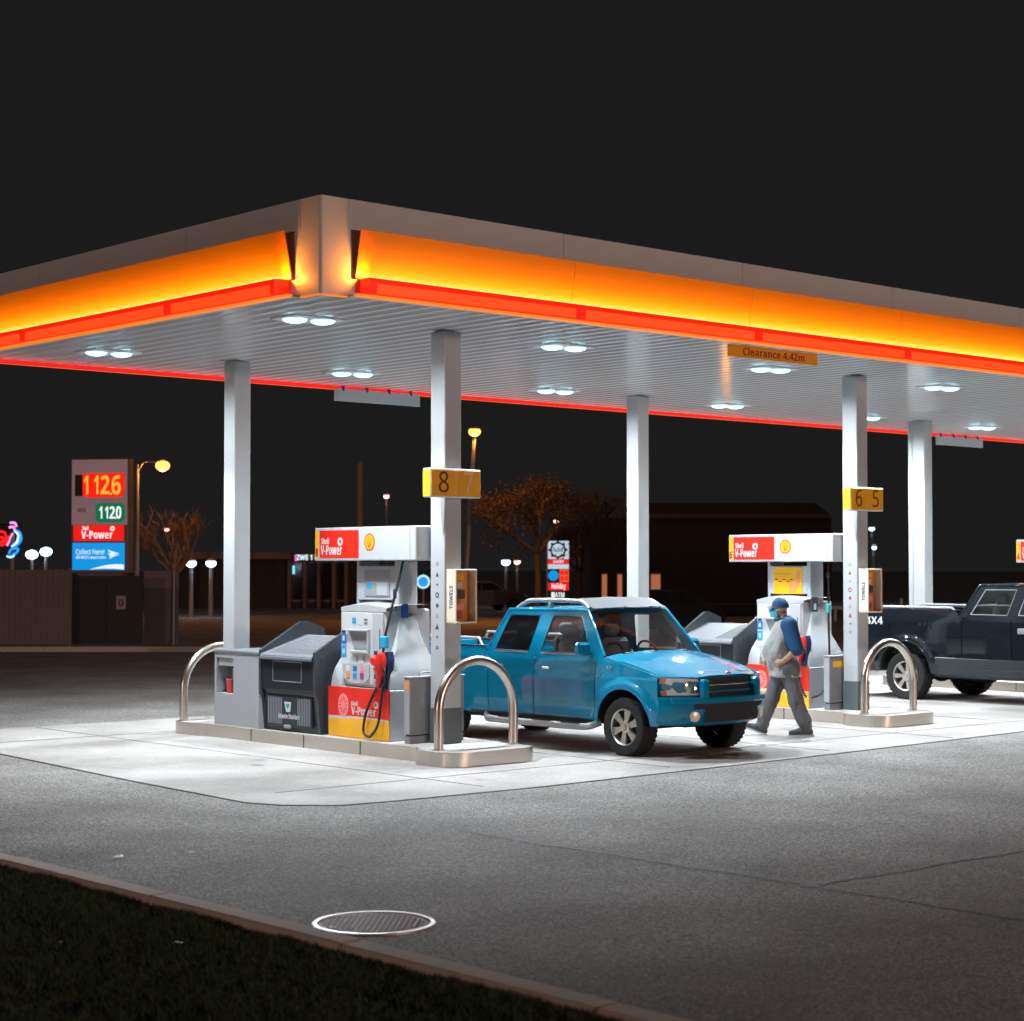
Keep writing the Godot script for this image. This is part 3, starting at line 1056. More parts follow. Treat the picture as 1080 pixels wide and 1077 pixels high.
func pump(k: int, at: Vector3) -> void:
	var t := thing("fuel_pump", ["white fuel pump with red nozzle hose looped low, near light grey cabinet", "white fuel pump with yellow poster behind the walking man", "white fuel pump showing its sign end above the dark pickup"][k], "fuel pump", at, 0.0, "fuel pumps")
	pbox("base", Vector3(-0.405, 0.0, -0.575), Vector3(0.405, 0.585, 0.575), M.white, t, 0.012)
	# coloured front panels of the base
	for sx: int in [-1, 1]:
		var x := 0.406 * sx
		var wave := PackedVector2Array()
		var red := PackedVector2Array([Vector2(0.575, 0.585), Vector2(-0.575, 0.585)])
		var yel := PackedVector2Array([Vector2(0.575, 0.006), Vector2(-0.575, 0.006)])
		wave = PackedVector2Array()
		for i in 13:
			var u := lerpf(-0.575, 0.575, i / 12.0)
			var h := 0.225 + 0.015 * sin((u + 0.3) * 3.0)
			red.append(Vector2(u, h + 0.030 - 0.022 * i / 12.0))
			yel.append(Vector2(u, h - 0.006))
		var n := Vector3(0.012 * sx, 0, 0)
		var a := MB.new()
		a.slab(red, Vector3(x, 0, 0), Vector3(0, 0, 1), Vector3.UP, n)
		part("red_panel", a, M.red, t)
		var b := MB.new()
		b.slab(yel, Vector3(x, 0, 0), Vector3(0, 0, 1), Vector3.UP, n)
		part("yellow_panel", b, M.yellow, t)
		pbox("white_stripe", Vector3(minf(x, x + n.x * 0.9), 0.18, -0.575), Vector3(maxf(x, x + n.x * 0.9), 0.30, 0.575), M.print_white, t)
	var fx := -0.4185
	var seal := MB.new()
	var star := PackedVector2Array()
	for i in 36:
		var a := TAU * i / 36.0
		star.append(Vector2(cos(a) * 0.105, sin(a) * 0.135) * (1.0 if i % 2 else 0.93))
	seal.slab(star, Vector3(fx, 0.375, -0.285), Vector3(0, 0, 1), Vector3.UP, Vector3(-0.002, 0, 0))
	part("rosette", seal, M.print_pink, t)
	var petals := MB.new()
	for i in 12:
		var a := TAU * i / 12.0
		var c := Vector2(cos(a) * 0.06, sin(a) * 0.078)
		var d := Vector2(cos(a) * 0.030, sin(a) * 0.038)
		var s := Vector2(-sin(a), cos(a)) * 0.010
		petals.slab(PackedVector2Array([c - d, c + s, c + d, c - s]), Vector3(fx - 0.002, 0.375, -0.285), Vector3(0, 0, 1), Vector3.UP, Vector3(-0.0015, 0, 0))
	part("rosette_petals", petals, M.red, t)
	words("lettering", "V-Power", 0.095, Vector3(fx, 0.318, 0.10), -PI / 2, M.print_white, t, 1.0, true, 0.004, 0.46)
	words("lettering", "Shell", 0.05, Vector3(fx, 0.400, -0.07), -PI / 2, M.print_white, t, 1.0, true, 0.004, 0.13)
	var knot := MB.new()
	knot.lathe([Vector2(0.042, 0), Vector2(0.042, 0.003), Vector2(0.022, 0.003), Vector2(0.022, 0)], Vector3(fx, 0.405, 0.335), Vector3(-1, 0, 0), 14)
	part("ring_mark", knot, M.print_white, t)
	# end pillars and main cabinet
	for s: int in [-1, 1]: part("end_pillar", bell(s), M.white, t, 50.0)
	var cab := MB.new()
	cab.box(Vector3(-0.335, 0.58, -0.44), Vector3(0.335, 1.50, 0.40), 0.02)
	part("cabinet", cab, M.white, t)
	var crown := MB.new()
	var rows := []
	for i in 9:
		var u := lerpf(-1, 1, i / 8.0)
		rows.append([Vector3(-0.345, 1.47, u * 0.43), Vector3(-0.345, 1.515 + 0.035 * (1 - u * u), u * 0.43), Vector3(-0.10, 1.55 + 0.035 * (1 - u * u), u * 0.43), Vector3(0.30, 1.55, u * 0.43)])
	crown.grid(rows, true)
	part("cabinet_crown", crown, M.white, t)
	# keypad door, slightly proud, on the face that looks to -x
	pbox("door", Vector3(-0.352, 0.62, -0.42), Vector3(-0.334, 1.46, 0.18), M.print_white, t, 0.006)
	pbox("card_column", Vector3(-0.360, 0.62, 0.185), Vector3(-0.334, 1.46, 0.385), M.white, t, 0.006)
	var df := -0.3535
	pbox("price_display", Vector3(df - 0.003, 1.315, -0.12), Vector3(df, 1.395, -0.005), M.print_white, t)
	pbox("maker_badge", Vector3(df - 0.003, 1.33, -0.20), Vector3(df, 1.395, -0.13), M.print_cyan, t)
	for j in 2: pbox("small_text", Vector3(df - 0.0025, 1.325 + 0.04 * j, 0.03), Vector3(df, 1.345 + 0.04 * j, 0.09), M.grey_plastic, t)
	# recessed screen hood
	var hood := MB.new()
	hood.slab(PackedVector2Array([Vector2(-0.26, 1.24), Vector2(0.13, 1.24), Vector2(0.13, 1.03), Vector2(-0.16, 1.03)]), Vector3(df, 0, 0), Vector3(0, 0, 1), Vector3.UP, Vector3(-0.003, 0, 0))
	part("screen", hood, M.lcd, t)
	pbox("screen_hood", Vector3(df - 0.055, 1.24, -0.28), Vector3(df, 1.262, 0.15), M.white, t, 0.004)
	pbox("screen_side", Vector3(df - 0.045, 1.02, 0.132), Vector3(df, 1.24, 0.15), M.white, t, 0.004)
	pbox("shelf", Vector3(df - 0.040, 0.985, -0.20), Vector3(df, 1.02, 0.15), M.white, t, 0.006)
	pbox("price_card", Vector3(df - 0.004, 0.865, -0.085), Vector3(df, 0.965, 0.015), M.print_white, t)
	for s: int in [-1, 1]: pbox("card_edge", Vector3(df - 0.004, 0.87, -0.035 + s * 0.07 - 0.008), Vector3(df, 0.96, -0.035 + s * 0.07 + 0.008), M.grey_box, t)
	var keys := MB.new()
	keys.slab(PackedVector2Array([Vector2(-0.36, 0.86), Vector2(0.14, 0.86), Vector2(0.14, 0.69), Vector2(0.02, 0.635), Vector2(-0.22, 0.635), Vector2(-0.36, 0.69)]), Vector3(df, 0, 0), Vector3(0, 0, 1), Vector3.UP, Vector3(-0.020, 0, 0))
	part("grade_panel", keys, M.white, t)
	var cols: Array = [M.print_orange, M.print_cyan, M.print_magenta]
	for i in 3:
		var z := -0.29 + 0.135 * i
		pbox("grade_label", Vector3(df - 0.0235, 0.775, z), Vector3(df - 0.020, 0.835, z + 0.07), [M.cream, M.print_blue, M.print_pink][i], t)
		pbox("grade_button", Vector3(df - 0.028, 0.690, z), Vector3(df - 0.020, 0.762, z + 0.07), cols[i], t, 0.004)
	pbox("blue_sticker", Vector3(df - 0.002, 1.085, -0.415), Vector3(df, 1.205, -0.315), M.print_blue, t)
	pbox("cyan_sticker", Vector3(df - 0.002, 0.93, -0.415), Vector3(df, 1.07, -0.315), M.print_cyan, t)
	pbox("sticker_cap", Vector3(df - 0.002, 1.212, -0.40), Vector3(df, 1.245, -0.33), M.print_navy, t)
	for j in 2: pbox("sticker_symbol", Vector3(df - 0.0035, 0.97 + 0.15 * j, -0.385), Vector3(df - 0.002, 1.03 + 0.15 * j, -0.345), M.print_white, t)
	var cf := -0.361
	pbox("slot", Vector3(cf - 0.002, 1.04, 0.325), Vector3(cf, 1.27, 0.34), M.print_dark, t)
	pbox("card_reader", Vector3(cf - 0.02, 0.90, 0.225), Vector3(cf, 0.955, 0.315), M.charcoal, t, 0.004)
	pbox("card_reader", Vector3(cf - 0.012, 0.975, 0.235), Vector3(cf, 1.02, 0.30), M.print_navy, t, 0.003)
	pbox("receipt_slot", Vector3(cf - 0.016, 0.80, 0.22), Vector3(cf, 0.83, 0.31), M.print_red, t, 0.003)
	pbox("sticker", Vector3(cf - 0.002, 0.70, 0.225), Vector3(cf, 0.75, 0.30), M.print_navy, t)
	pbox("sticker", Vector3(cf - 0.002, 0.635, 0.225), Vector3(cf, 0.665, 0.28), M.print_cyan, t)
	# nozzle boot: a slanted dark pocket beside the pillar
	var boot := MB.new()
	boot.slab(PackedVector2Array([Vector2(0.43, 0.60), Vector2(0.535, 0.60), Vector2(0.54, 0.80), Vector2(0.56, 0.93), Vector2(0.53, 1.02), Vector2(0.44, 1.0)]), Vector3(-0.415, 0, 0), Vector3(0, 0, 1), Vector3.UP, Vector3(0.09, 0, 0))
	part("nozzle_boot", boot, M.print_navy, t)
	pump_hose(k, t)
	# upper screen between the pillar necks
	pbox("topper_frame", Vector3(-0.155, 1.60, -0.36), Vector3(0.155, 2.00, 0.36), M.white, t, 0.01)
	if k == 0:
		pbox("advert_screen", Vector3(-0.166, 1.645, -0.22), Vector3(-0.156, 1.955, 0.26), M.lcd, t, 0.004)
		pbox("advert_print", Vector3(-0.168, 1.66, 0.02), Vector3(-0.1665, 1.80, 0.22), M.white, t)
		var bd := MB.new()
		bd.lathe([Vector2(0.045, 0), Vector2(0.045, 0.002), Vector2(0, 0.002)], Vector3(-0.166, 1.77, -0.12), Vector3(-1, 0, 0), 16)
		part("badge", bd, M.print_cyan, t)
	else:
		pbox("poster", Vector3(-0.162, 1.60, -0.27), Vector3(-0.156, 1.98, 0.26), M.yellow, t)
		for j in 5: pbox("poster_text", Vector3(-0.1635, 1.80 - 0.03 * (j % 2), -0.24 + 0.07 * j), Vector3(-0.162, 1.815 - 0.03 * (j % 2), -0.19 + 0.07 * j), M.digit, t)
		pbox("poster_text", Vector3(-0.1635, 1.88, -0.24), Vector3(-0.162, 1.895, 0.05), M.tray_orange, t)
		var hand := MB.new()
		hand.slab(PackedVector2Array([Vector2(0.03, 1.62), Vector2(0.13, 1.62), Vector2(0.22, 1.78), Vector2(0.235, 1.94), Vector2(0.16, 1.93), Vector2(0.12, 1.79), Vector2(0.02, 1.74)]), Vector3(-0.162, 0, 0), Vector3(0, 0, 1), Vector3.UP, Vector3(-0.0012, 0, 0))
		part("poster_picture", hand, M.print_orange, t)
	# header with the brand panel
	var hz0 := -0.98
	var hz1 := 0.94
	var hd := pbox("header", Vector3(-0.33, 2.06, hz0), Vector3(0.33, 2.455, hz1), M.white, t, 0.012)
	var hf := -0.3305
	pbox("number_strip", Vector3(hf - 0.002, 2.10, hz0 + 0.012), Vector3(hf, 2.415, hz0 + 0.085), M.yellow, hd)
	words("number", str(8 - 2 * k), 0.10, Vector3(hf - 0.002, 2.16, hz0 + 0.048), -PI / 2, M.digit, hd, 0.8)
	pbox("red_panel", Vector3(hf - 0.004, 2.095, hz0 + 0.10), Vector3(hf, 2.42, hz0 + 0.87), M.red, hd)
	words("lettering", "V-Power", 0.115, Vector3(hf - 0.004, 2.185, hz0 + 0.335), -PI / 2, M.print_white, hd, 1.0, true, 0.004, 0.42)
	words("lettering", "Shell", 0.072, Vector3(hf - 0.004, 2.293, hz0 + 0.215), -PI / 2, M.print_white, hd, 1.0, true, 0.004, 0.155)
	var rk := MB.new()
	rk.lathe([Vector2(0.050, 0), Vector2(0.050, 0.004), Vector2(0.024, 0.004), Vector2(0.024, 0)], Vector3(hf - 0.004, 2.285, hz0 + 0.515), Vector3(-1, 0, 0), 14)
	part("ring_mark", rk, M.print_white, hd)
	shell_mark("emblem", Vector3(hf, 2.275, hz0 + 1.075), 0.098, hd)
	pbox("end_seam", Vector3(hf - 0.001, 2.07, hz1 - 0.10), Vector3(hf, 2.445, hz1 - 0.092), M.grey_plastic, hd)

func nozzle(t: Node3D, at: Vector3, tilt: float) -> void:
	# a fuel nozzle standing in its pocket: hand grip, guard and spout
	var n := Node3D.new()
	n.name = "nozzle"
	t.add_child(n, true)
	n.position = at
	n.rotation = Vector3(tilt, 0, 0)
	n.scale = Vector3.ONE * 1.45
	var b := MB.new()
	b.tube(curve([Vector3(0, -0.15, -0.02), Vector3(-0.01, -0.04, -0.01), Vector3(-0.02, 0.06, 0.0), Vector3(-0.03, 0.13, 0.0)]), PackedFloat32Array([0.020, 0.021, 0.022, 0.024, 0.026, 0.028, 0.030, 0.032, 0.036, 0.040, 0.044, 0.046, 0.047, 0.046, 0.046, 0.045, 0.044, 0.044, 0.043, 0.041, 0.039, 0.036, 0.034, 0.032, 0.030]), 12)
	part("grip", b, M.red, n, 60.0)
	var h := MB.new()
	h.box(Vector3(-0.065, 0.02, -0.10), Vector3(0.0, 0.10, 0.035), 0.02)
	part("splash_cover", h, M.red, n)
	var g := MB.new()
	g.tube(curve([Vector3(-0.02, 0.03, 0.03), Vector3(-0.03, 0.0, 0.075), Vector3(-0.02, -0.09, 0.075), Vector3(-0.01, -0.14, 0.01)]), 0.009, 8)
	part("lever_guard", g, M.black, n, 60.0)
	var s := MB.new()
	s.tube(curve([Vector3(-0.03, 0.06, -0.08), Vector3(0.0, 0.07, -0.13), Vector3(0.05, 0.03, -0.16)]), 0.012, 10)
	part("spout", s, M.silver, n, 60.0)

func pump_hose(k: int, t: Node3D) -> void:
	var mb := MB.new()
	var low := MB.new()
	if k == 0:
		nozzle(t, Vector3(-0.46, 0.82, 0.50), 0.18)
		mb.tube(curve([Vector3(-0.20, 2.06, 0.56), Vector3(-0.27, 1.80, 0.55), Vector3(-0.35, 1.50, 0.53), Vector3(-0.42, 1.22, 0.515), Vector3(-0.45, 1.00, 0.505)]), 0.015, 10)
		low.tube(curve([Vector3(-0.455, 0.660, 0.515), Vector3(-0.470, 0.450, 0.495), Vector3(-0.480, 0.200, 0.455), Vector3(-0.480, 0.075, 0.345), Vector3(-0.480, 0.045, 0.275), Vector3(-0.475, 0.100, 0.175), Vector3(-0.465, 0.300, 0.205), Vector3(-0.455, 0.500, 0.315), Vector3(-0.450, 0.660, 0.435)]), 0.015, 10)
		pbox("hose_sleeve", Vector3(-0.465, 1.06, 0.455), Vector3(-0.385, 1.20, 0.555), M.print_cyan, t, 0.015)
		pbox("coupling", Vector3(-0.315, 1.62, 0.505), Vector3(-0.275, 1.74, 0.545), M.charcoal, t, 0.012)
		pbox("sticker", Vector3(-0.10, 1.40, 0.39), Vector3(-0.03, 1.56, 0.438), M.print_navy, t)
	else:
		nozzle(t, Vector3(-0.46, 0.82, 0.50), 0.18)
		mb.tube(curve([Vector3(-0.02, 2.06, 0.62), Vector3(-0.03, 1.6, 0.63), Vector3(-0.05, 1.2, 0.64), Vector3(-0.06, 0.8, 0.66), Vector3(-0.10, 0.42, 0.67), Vector3(-0.20, 0.22, 0.64), Vector3(-0.40, 0.16, 0.54), Vector3(-0.46, 0.34, 0.46), Vector3(-0.46, 0.64, 0.43)]), 0.016, 10)
		pbox("hose_tag", Vector3(-0.075, 1.33, 0.60), Vector3(-0.015, 1.47, 0.66), smat(0.05, 0.36, 0.34, 0.5), t, 0.015)
		pbox("coupling", Vector3(-0.055, 1.84, 0.60), Vector3(-0.005, 1.90, 0.65), M.charcoal, t, 0.012)
		pbox("notice", Vector3(-0.20, 1.35, 0.444), Vector3(-0.06, 1.56, 0.462), M.print_dark, t, 0.004)
		pbox("notice_symbol", Vector3(-0.155, 1.38, 0.462), Vector3(-0.105, 1.47, 0.4645), M.print_white, t)
	part("hose", mb, M.black, t, 60.0)
	if low.p.size(): part("hose_loop", low, M.black, t, 60.0)

func service_bin(k: int, at: Vector3) -> void:
	var z0 := -2.92
	var z1 := -1.75
	var t := thing("service_bin", ["dark grey plastic waste station with sloping lid and white logo", "dark grey plastic waste station with ribbed lid behind the blue bonnet"][k], "bin", at + Vector3(0, 0, (z0 + z1) * 0.5), 0.0, "waste stations on the islands")
	var h := (z1 - z0) * 0.5
	var body := MB.new()
	body.slab(PackedVector2Array([Vector2(-0.46, 0.0), Vector2(0.40, 0.0), Vector2(0.40, 1.06), Vector2(0.10, 1.06), Vector2(-0.515, 0.88), Vector2(-0.515, 0.50), Vector2(-0.49, 0.46)]), Vector3(0, 0, -h + 0.04), Vector3(1, 0, 0), Vector3.UP, Vector3(0, 0, 2 * h - 0.08))
	part("body", body, M.charcoal, t)
	for s: int in [-1, 1]:
		var ck := MB.new()
		ck.slab(PackedVector2Array([Vector2(-0.46, 0.0), Vector2(0.42, 0.0), Vector2(0.42, 1.22), Vector2(0.16, 1.31), Vector2(0.06, 1.31), Vector2(-0.545, 0.97), Vector2(-0.545, 0.48), Vector2(-0.50, 0.40)]), Vector3(0, 0, s * h - (0.045 if s > 0 else 0.0)), Vector3(1, 0, 0), Vector3.UP, Vector3(0, 0, 0.045))
		part("side_cheek", ck, M.cheek, t)
		if s > 0:
			for j in 9:
				var rb := MB.new()
				rb.box(Vector3(-0.46 + 0.095 * j, 0.06, h), Vector3(-0.43 + 0.095 * j, 0.92 + 0.03 * j, h + 0.012), 0.004)
				part("rib", rb, M.cheek, t)
	# sloping lid of grooved boards
	var lid := MB.new()
	var a := Vector3(-0.56, 0.905, 0)
	var b := Vector3(0.12, 1.125, 0)
	var d := (b - a).normalized()
	var up := d.rotated(Vector3(0, 0, 1), PI / 2)
	lid.slab(PackedVector2Array([Vector2(0, 0), Vector2((b - a).length(), 0), Vector2((b - a).length(), 0.022), Vector2(0.02, 0.022), Vector2(0, 0.006)]), a + Vector3(0, 0, -h + 0.05), d, up, Vector3(0, 0, 2 * h - 0.10))
	part("lid", lid, M.grey_plastic, t)
	for j in (6 if k == 1 else 12):
		var g := MB.new()
		var zc := lerpf(h - 0.40, h - 0.09, j / 5.0) if k == 1 else lerpf(-h + 0.2, h - 0.15, j / 11.0)
		g.slab(PackedVector2Array([Vector2(0.06, 0.0215), Vector2(0.66, 0.0215), Vector2(0.66, 0.028), Vector2(0.06, 0.028)]), a + Vector3(0, 0, zc), d, up, Vector3(0, 0, 0.018 if k == 1 else 0.012))
		part("lid_rib", g, M.charcoal if k == 1 else M.grey_plastic, t)
	pbox("lid_lip", Vector3(-0.578, 0.865, -h + 0.05), Vector3(-0.548, 0.905, h - 0.05), M.grey_plastic, t, 0.008)
	# upper flap and lower door
	pbox("upper_flap", Vector3(-0.535, 0.50, -h + 0.06), Vector3(-0.515, 0.865, h - 0.06), M.dark_plastic, t, 0.01)
	var fr := MB.new()
	for e: Array in [[-0.30, 0.84, 0.30, 0.852], [-0.30, 0.60, 0.30, 0.612], [-0.30, 0.60, -0.29, 0.852], [0.29, 0.60, 0.30, 0.852]]:
		fr.box(Vector3(-0.541, e[1], e[0]), Vector3(-0.534, e[3], e[2]), 0.002)
	part("flap_frame", fr, M.grey_dark_box, t)
	pbox("lower_door", Vector3(-0.505, 0.06, -h + 0.12), Vector3(-0.49, 0.44, h - 0.12), M.charcoal, t, 0.008)
	for j in 26:
		var zz := lerpf(-h + 0.15, h - 0.17, j / 25.0)
		if absf(zz) < 0.16 and j % 1 == 0: continue
		pbox("flute", Vector3(-0.5085, 0.09, zz), Vector3(-0.5045, 0.41, zz + 0.016), M.grey_dark_box, t)
	var cup := MB.new()
	cup.slab(PackedVector2Array([Vector2(-0.075, 0.36), Vector2(0.065, 0.36), Vector2(0.045, 0.24), Vector2(-0.035, 0.24)]), Vector3(-0.506, 0, -0.02), Vector3(0, 0, 1), Vector3.UP, Vector3(-0.003, 0, 0))
	part("logo", cup, M.print_white, t)
	var cup2 := MB.new()
	cup2.slab(PackedVector2Array([Vector2(-0.05, 0.335), Vector2(0.04, 0.335), Vector2(0.0, 0.27)]), Vector3(-0.509, 0, -0.02), Vector3(0, 0, 1), Vector3.UP, Vector3(-0.002, 0, 0))
	part("logo_mark", cup2, smat(0.02, 0.30, 0.35, 0.5), t)
	words("lettering", "Waste Station", 0.055, Vector3(-0.507, 0.185, 0.0), -PI / 2, M.print_white, t, 1.0, true, 0.003, 0.44)
	pbox("latch", Vector3(-0.53, 0.045, -0.08), Vector3(-0.50, 0.085, 0.05), M.silver, t, 0.008)

func squeegee_cabinet(at: Vector3) -> void:
	var t := thing("service_cabinet", "light grey service cabinet with an open niche of squeegees", "cabinet", at)
	var x0 := -0.54
	# walls around the niche: z from -0.44 to -0.14, y from 0.40 to 0.88
	pbox("front_panel", Vector3(x0, 0.0, -0.49), Vector3(x0 + 0.02, 0.40, 0.49), M.grey_box, t)
	pbox("front_panel", Vector3(x0, 0.40, -0.065), Vector3(x0 + 0.02, 0.90, 0.49), M.grey_box, t)
	pbox("front_panel", Vector3(x0, 0.40, -0.49), Vector3(x0 + 0.02, 0.90, -0.445), M.grey_box, t)
	pbox("front_panel", Vector3(x0, 0.845, -0.445), Vector3(x0 + 0.02, 0.90, -0.065), M.grey_box, t)
	pbox("side_panel", Vector3(x0 + 0.02, 0.0, 0.465), Vector3(0.30, 0.90, 0.49), M.grey_box, t)
	pbox("side_panel", Vector3(x0 + 0.02, 0.0, -0.49), Vector3(0.30, 0.90, -0.465), M.grey_box, t)
	pbox("back_panel", Vector3(0.30, 0.0, -0.49), Vector3(0.32, 0.90, 0.49), M.grey_box, t)
	pbox("top", Vector3(x0 - 0.012, 0.90, -0.50), Vector3(0.33, 0.945, 0.50), M.grey_plastic, t, 0.012)
	pbox("niche_back", Vector3(x0 + 0.24, 0.38, -0.46), Vector3(x0 + 0.25, 0.90, -0.05), M.grey_box, t)
	pbox("niche_side", Vector3(x0 + 0.02, 0.38, -0.062), Vector3(x0 + 0.24, 0.90, -0.052), M.grey_box, t)
	pbox("niche_floor", Vector3(x0 + 0.02, 0.385, -0.46), Vector3(x0 + 0.24, 0.402, -0.06), M.print_white, t)
	pbox("niche_visor", Vector3(x0 + 0.02, 0.74, -0.44), Vector3(x0 + 0.18, 0.845, -0.07), M.grey_box, t, 0.01)
	var bk := MB.new()
	bk.lathe([Vector2(0.0, 0.0), Vector2(0.075, 0.0), Vector2(0.085, 0.20), Vector2(0.078, 0.20), Vector2(0.07, 0.02)], Vector3(x0 + 0.12, 0.403, -0.24), Vector3.UP, 18)
	var o1 := thing("wash_bucket", "small pale bucket standing in the cabinet's niche", "bucket", at + Vector3(x0 + 0.12, 0.403, -0.27))
	var bkt := MB.new()
	bkt.lathe([Vector2(0.0, 0.0), Vector2(0.065, 0.0), Vector2(0.075, 0.17), Vector2(0.069, 0.17), Vector2(0.06, 0.015)], Vector3.ZERO, Vector3.UP, 18)
	part("pail", bkt, M.print_red, o1)
	var rim := MB.new()
	rim.lathe([Vector2(0.069, 0.165), Vector2(0.080, 0.165), Vector2(0.080, 0.175), Vector2(0.069, 0.175)], Vector3.ZERO, Vector3.UP, 18)
	part("rim", rim, M.print_pink, o1)
	for j in 2:
		var sq := thing("squeegee", ["squeegee with a dark handle leaning in the bucket", "squeegee with a red handle leaning in the bucket"][j], "squeegee", at + Vector3(x0 + 0.12 + 0.03 * j, 0.42, -0.28 + 0.05 * j))
		var hd := MB.new()
		hd.tube(PackedVector3Array([Vector3(0, 0, 0), Vector3(0.02, 0.30, 0.03 - 0.05 * j)]), 0.012, 8)
		part("handle", hd, [M.black, M.red][j], sq)
		pbox("blade", Vector3(-0.02, 0.29, -0.07), Vector3(0.03, 0.325, 0.06), [M.charcoal, M.print_pink][j], sq, 0.004)

func waste_box(k: int, at: Vector3) -> void:
	var t := thing("waste_box", ["slim grey metal box with orange sticker beside the 8 and 7 column", "slim grey metal box with yellow hatched sticker beside the 6 and 5 column"][k], "bin", at, 0.0, "slim grey boxes by the columns")
	pbox("body", Vector3(-0.40, 0.10, -0.055), Vector3(0.40, 0.735, 0.055), M.grey_dark_box, t, 0.008)
	pbox("plinth", Vector3(-0.395, 0.0, -0.05), Vector3(0.395, 0.085, 0.05), M.grey_dark_box, t, 0.004)
	pbox("groove", Vector3(-0.385, 0.085, -0.04), Vector3(0.385, 0.10, 0.04), M.black, t)
	pbox("top_rim", Vector3(-0.408, 0.735, -0.062), Vector3(0.408, 0.755, 0.062), M.grey_box, t, 0.005)
	pbox("side_face", Vector3(-0.4035, 0.11, -0.045), Vector3(-0.400, 0.72, 0.045), M.grey_box, t)
	if k == 0:
		pbox("sticker", Vector3(-0.4055, 0.60, -0.04), Vector3(-0.4035, 0.70, 0.04), M.print_orange, t)
	else:
		pbox("sticker", Vector3(-0.33, 0.58, 0.055), Vector3(-0.10, 0.69, 0.0575), M.yellow, t)
		for j in 6:
			pbox("hatch", Vector3(-0.325 + 0.038 * j, 0.675, 0.0575), Vector3(-0.307 + 0.038 * j, 0.69, 0.059), M.print_dark, t)
			pbox("hatch", Vector3(-0.325 + 0.038 * j, 0.58, 0.0575), Vector3(-0.307 + 0.038 * j, 0.595, 0.059), M.print_dark, t)
	var hd := MB.new()
	hd.tube(curve([Vector3(-0.22, 0.755, 0), Vector3(-0.20, 0.79, 0), Vector3(-0.05, 0.79, 0), Vector3(-0.03, 0.755, 0)], 6), 0.008, 8)
	part("handle", hd, M.silver, t)

func flag_sign(k: int, at: Vector3) -> void:
	var t := thing("flag_sign", ["yellow number sign with a pale seven above the looped red nozzle pump", "yellow number sign with two dark numbers above the walking man"][k], "sign", at + Vector3(0, 2.925, 0.16), 0.0, "pump number signs")
	# a box sign set across the column's outer face; its numbers look along +z
	var x0 := -0.445
	var x1 := 0.30
	pbox("case", Vector3(x0, 0.0, -0.03), Vector3(x1, 0.325, 0.10), M.print_white, t, 0.008)
	pbox("face_plate", Vector3(x0 + 0.010, 0.016, 0.10), Vector3(x1 - 0.012, 0.308, 0.106), M.sign_yellow, t, 0.003)
	pbox("end_plate", Vector3(x0 - 0.004, 0.016, -0.022), Vector3(x0, 0.308, 0.094), M.yellow, t)
	pbox("divider", Vector3(-0.080, 0.016, 0.106), Vector3(-0.072, 0.308, 0.1085), M.digit_pale, t)
	words("number", ["8", "6"][k], 0.225, Vector3(-0.26, 0.163, 0.107), 0.0, M.digit, t, 1.0, false, 0.004)
	words("number", ["7", "5"][k], 0.225, Vector3(0.115, 0.163, 0.107), 0.0, M.digit_pale if k == 0 else M.digit, t, 1.0, false, 0.004)
	for s: int in [-1, 1]:
		pbox("bracket", Vector3(0.09 * s - 0.02, -0.02, -0.035), Vector3(0.09 * s + 0.02, 0.345, -0.029), M.silver, t)
	# curved stay under the sign, on the column's side
	var st := MB.new()
	st.slab(PackedVector2Array([Vector2(-0.11, 0.0), Vector2(-0.02, 0.0), Vector2(-0.035, -0.30), Vector2(-0.05, -0.42), Vector2(-0.09, -0.20)]), Vector3(-0.129, 0, 0), Vector3(0, 0, 1), Vector3.UP, Vector3(-0.004, 0, 0))
	part("stay", st, M.silver, t)

func towel_box(k: int, at: Vector3) -> void:
	var t := thing("towel_dispenser", ["cream wall dispenser with open orange tray on the column before the blue pickup", "cream wall dispenser with open orange tray against the dark pickup's tail"][k], "dispenser", at + Vector3(0.06, 1.52, 0.127), 0.0, "dispensers on the columns")
	# shell open towards +x/+z
	pbox("case_side", Vector3(-0.16, 0.0, 0.0), Vector3(-0.14, 0.60, 0.165), M.cream, t, 0.006)
	pbox("case_back", Vector3(-0.14, 0.0, 0.0), Vector3(0.13, 0.60, 0.012), M.cream, t)
	pbox("case_top", Vector3(-0.16, 0.585, 0.0), Vector3(0.15, 0.605, 0.175), M.cream, t, 0.006)
	pbox("case_bottom", Vector3(-0.16, -0.005, 0.0), Vector3(0.15, 0.018, 0.175), M.cream, t, 0.006)
	pbox("case_side", Vector3(0.13, 0.0, 0.0), Vector3(0.15, 0.60, 0.175), M.cream, t, 0.006)
	pbox("tray", Vector3(-0.14, 0.02, 0.014), Vector3(0.128, 0.585, 0.050), M.tray_orange, t)
	words("lettering", "TOWELS", 0.055, Vector3(-0.1605, 0.29, 0.085), -PI / 2, M.print_navy, t, 0.9).rotation.z = PI / 2
	for j in 5:
		var y: float = [0.05, 0.15, 0.27, 0.39, 0.48][j]
		pbox("pack", Vector3(-0.125, y, 0.05), Vector3(-0.02 + 0.02 * (j % 3), y + [0.08, 0.07, 0.10, 0.07, 0.06][j], 0.12), [M.print_red, M.print_pink, M.print_dark, M.cream, M.yellow][j], t, 0.008)

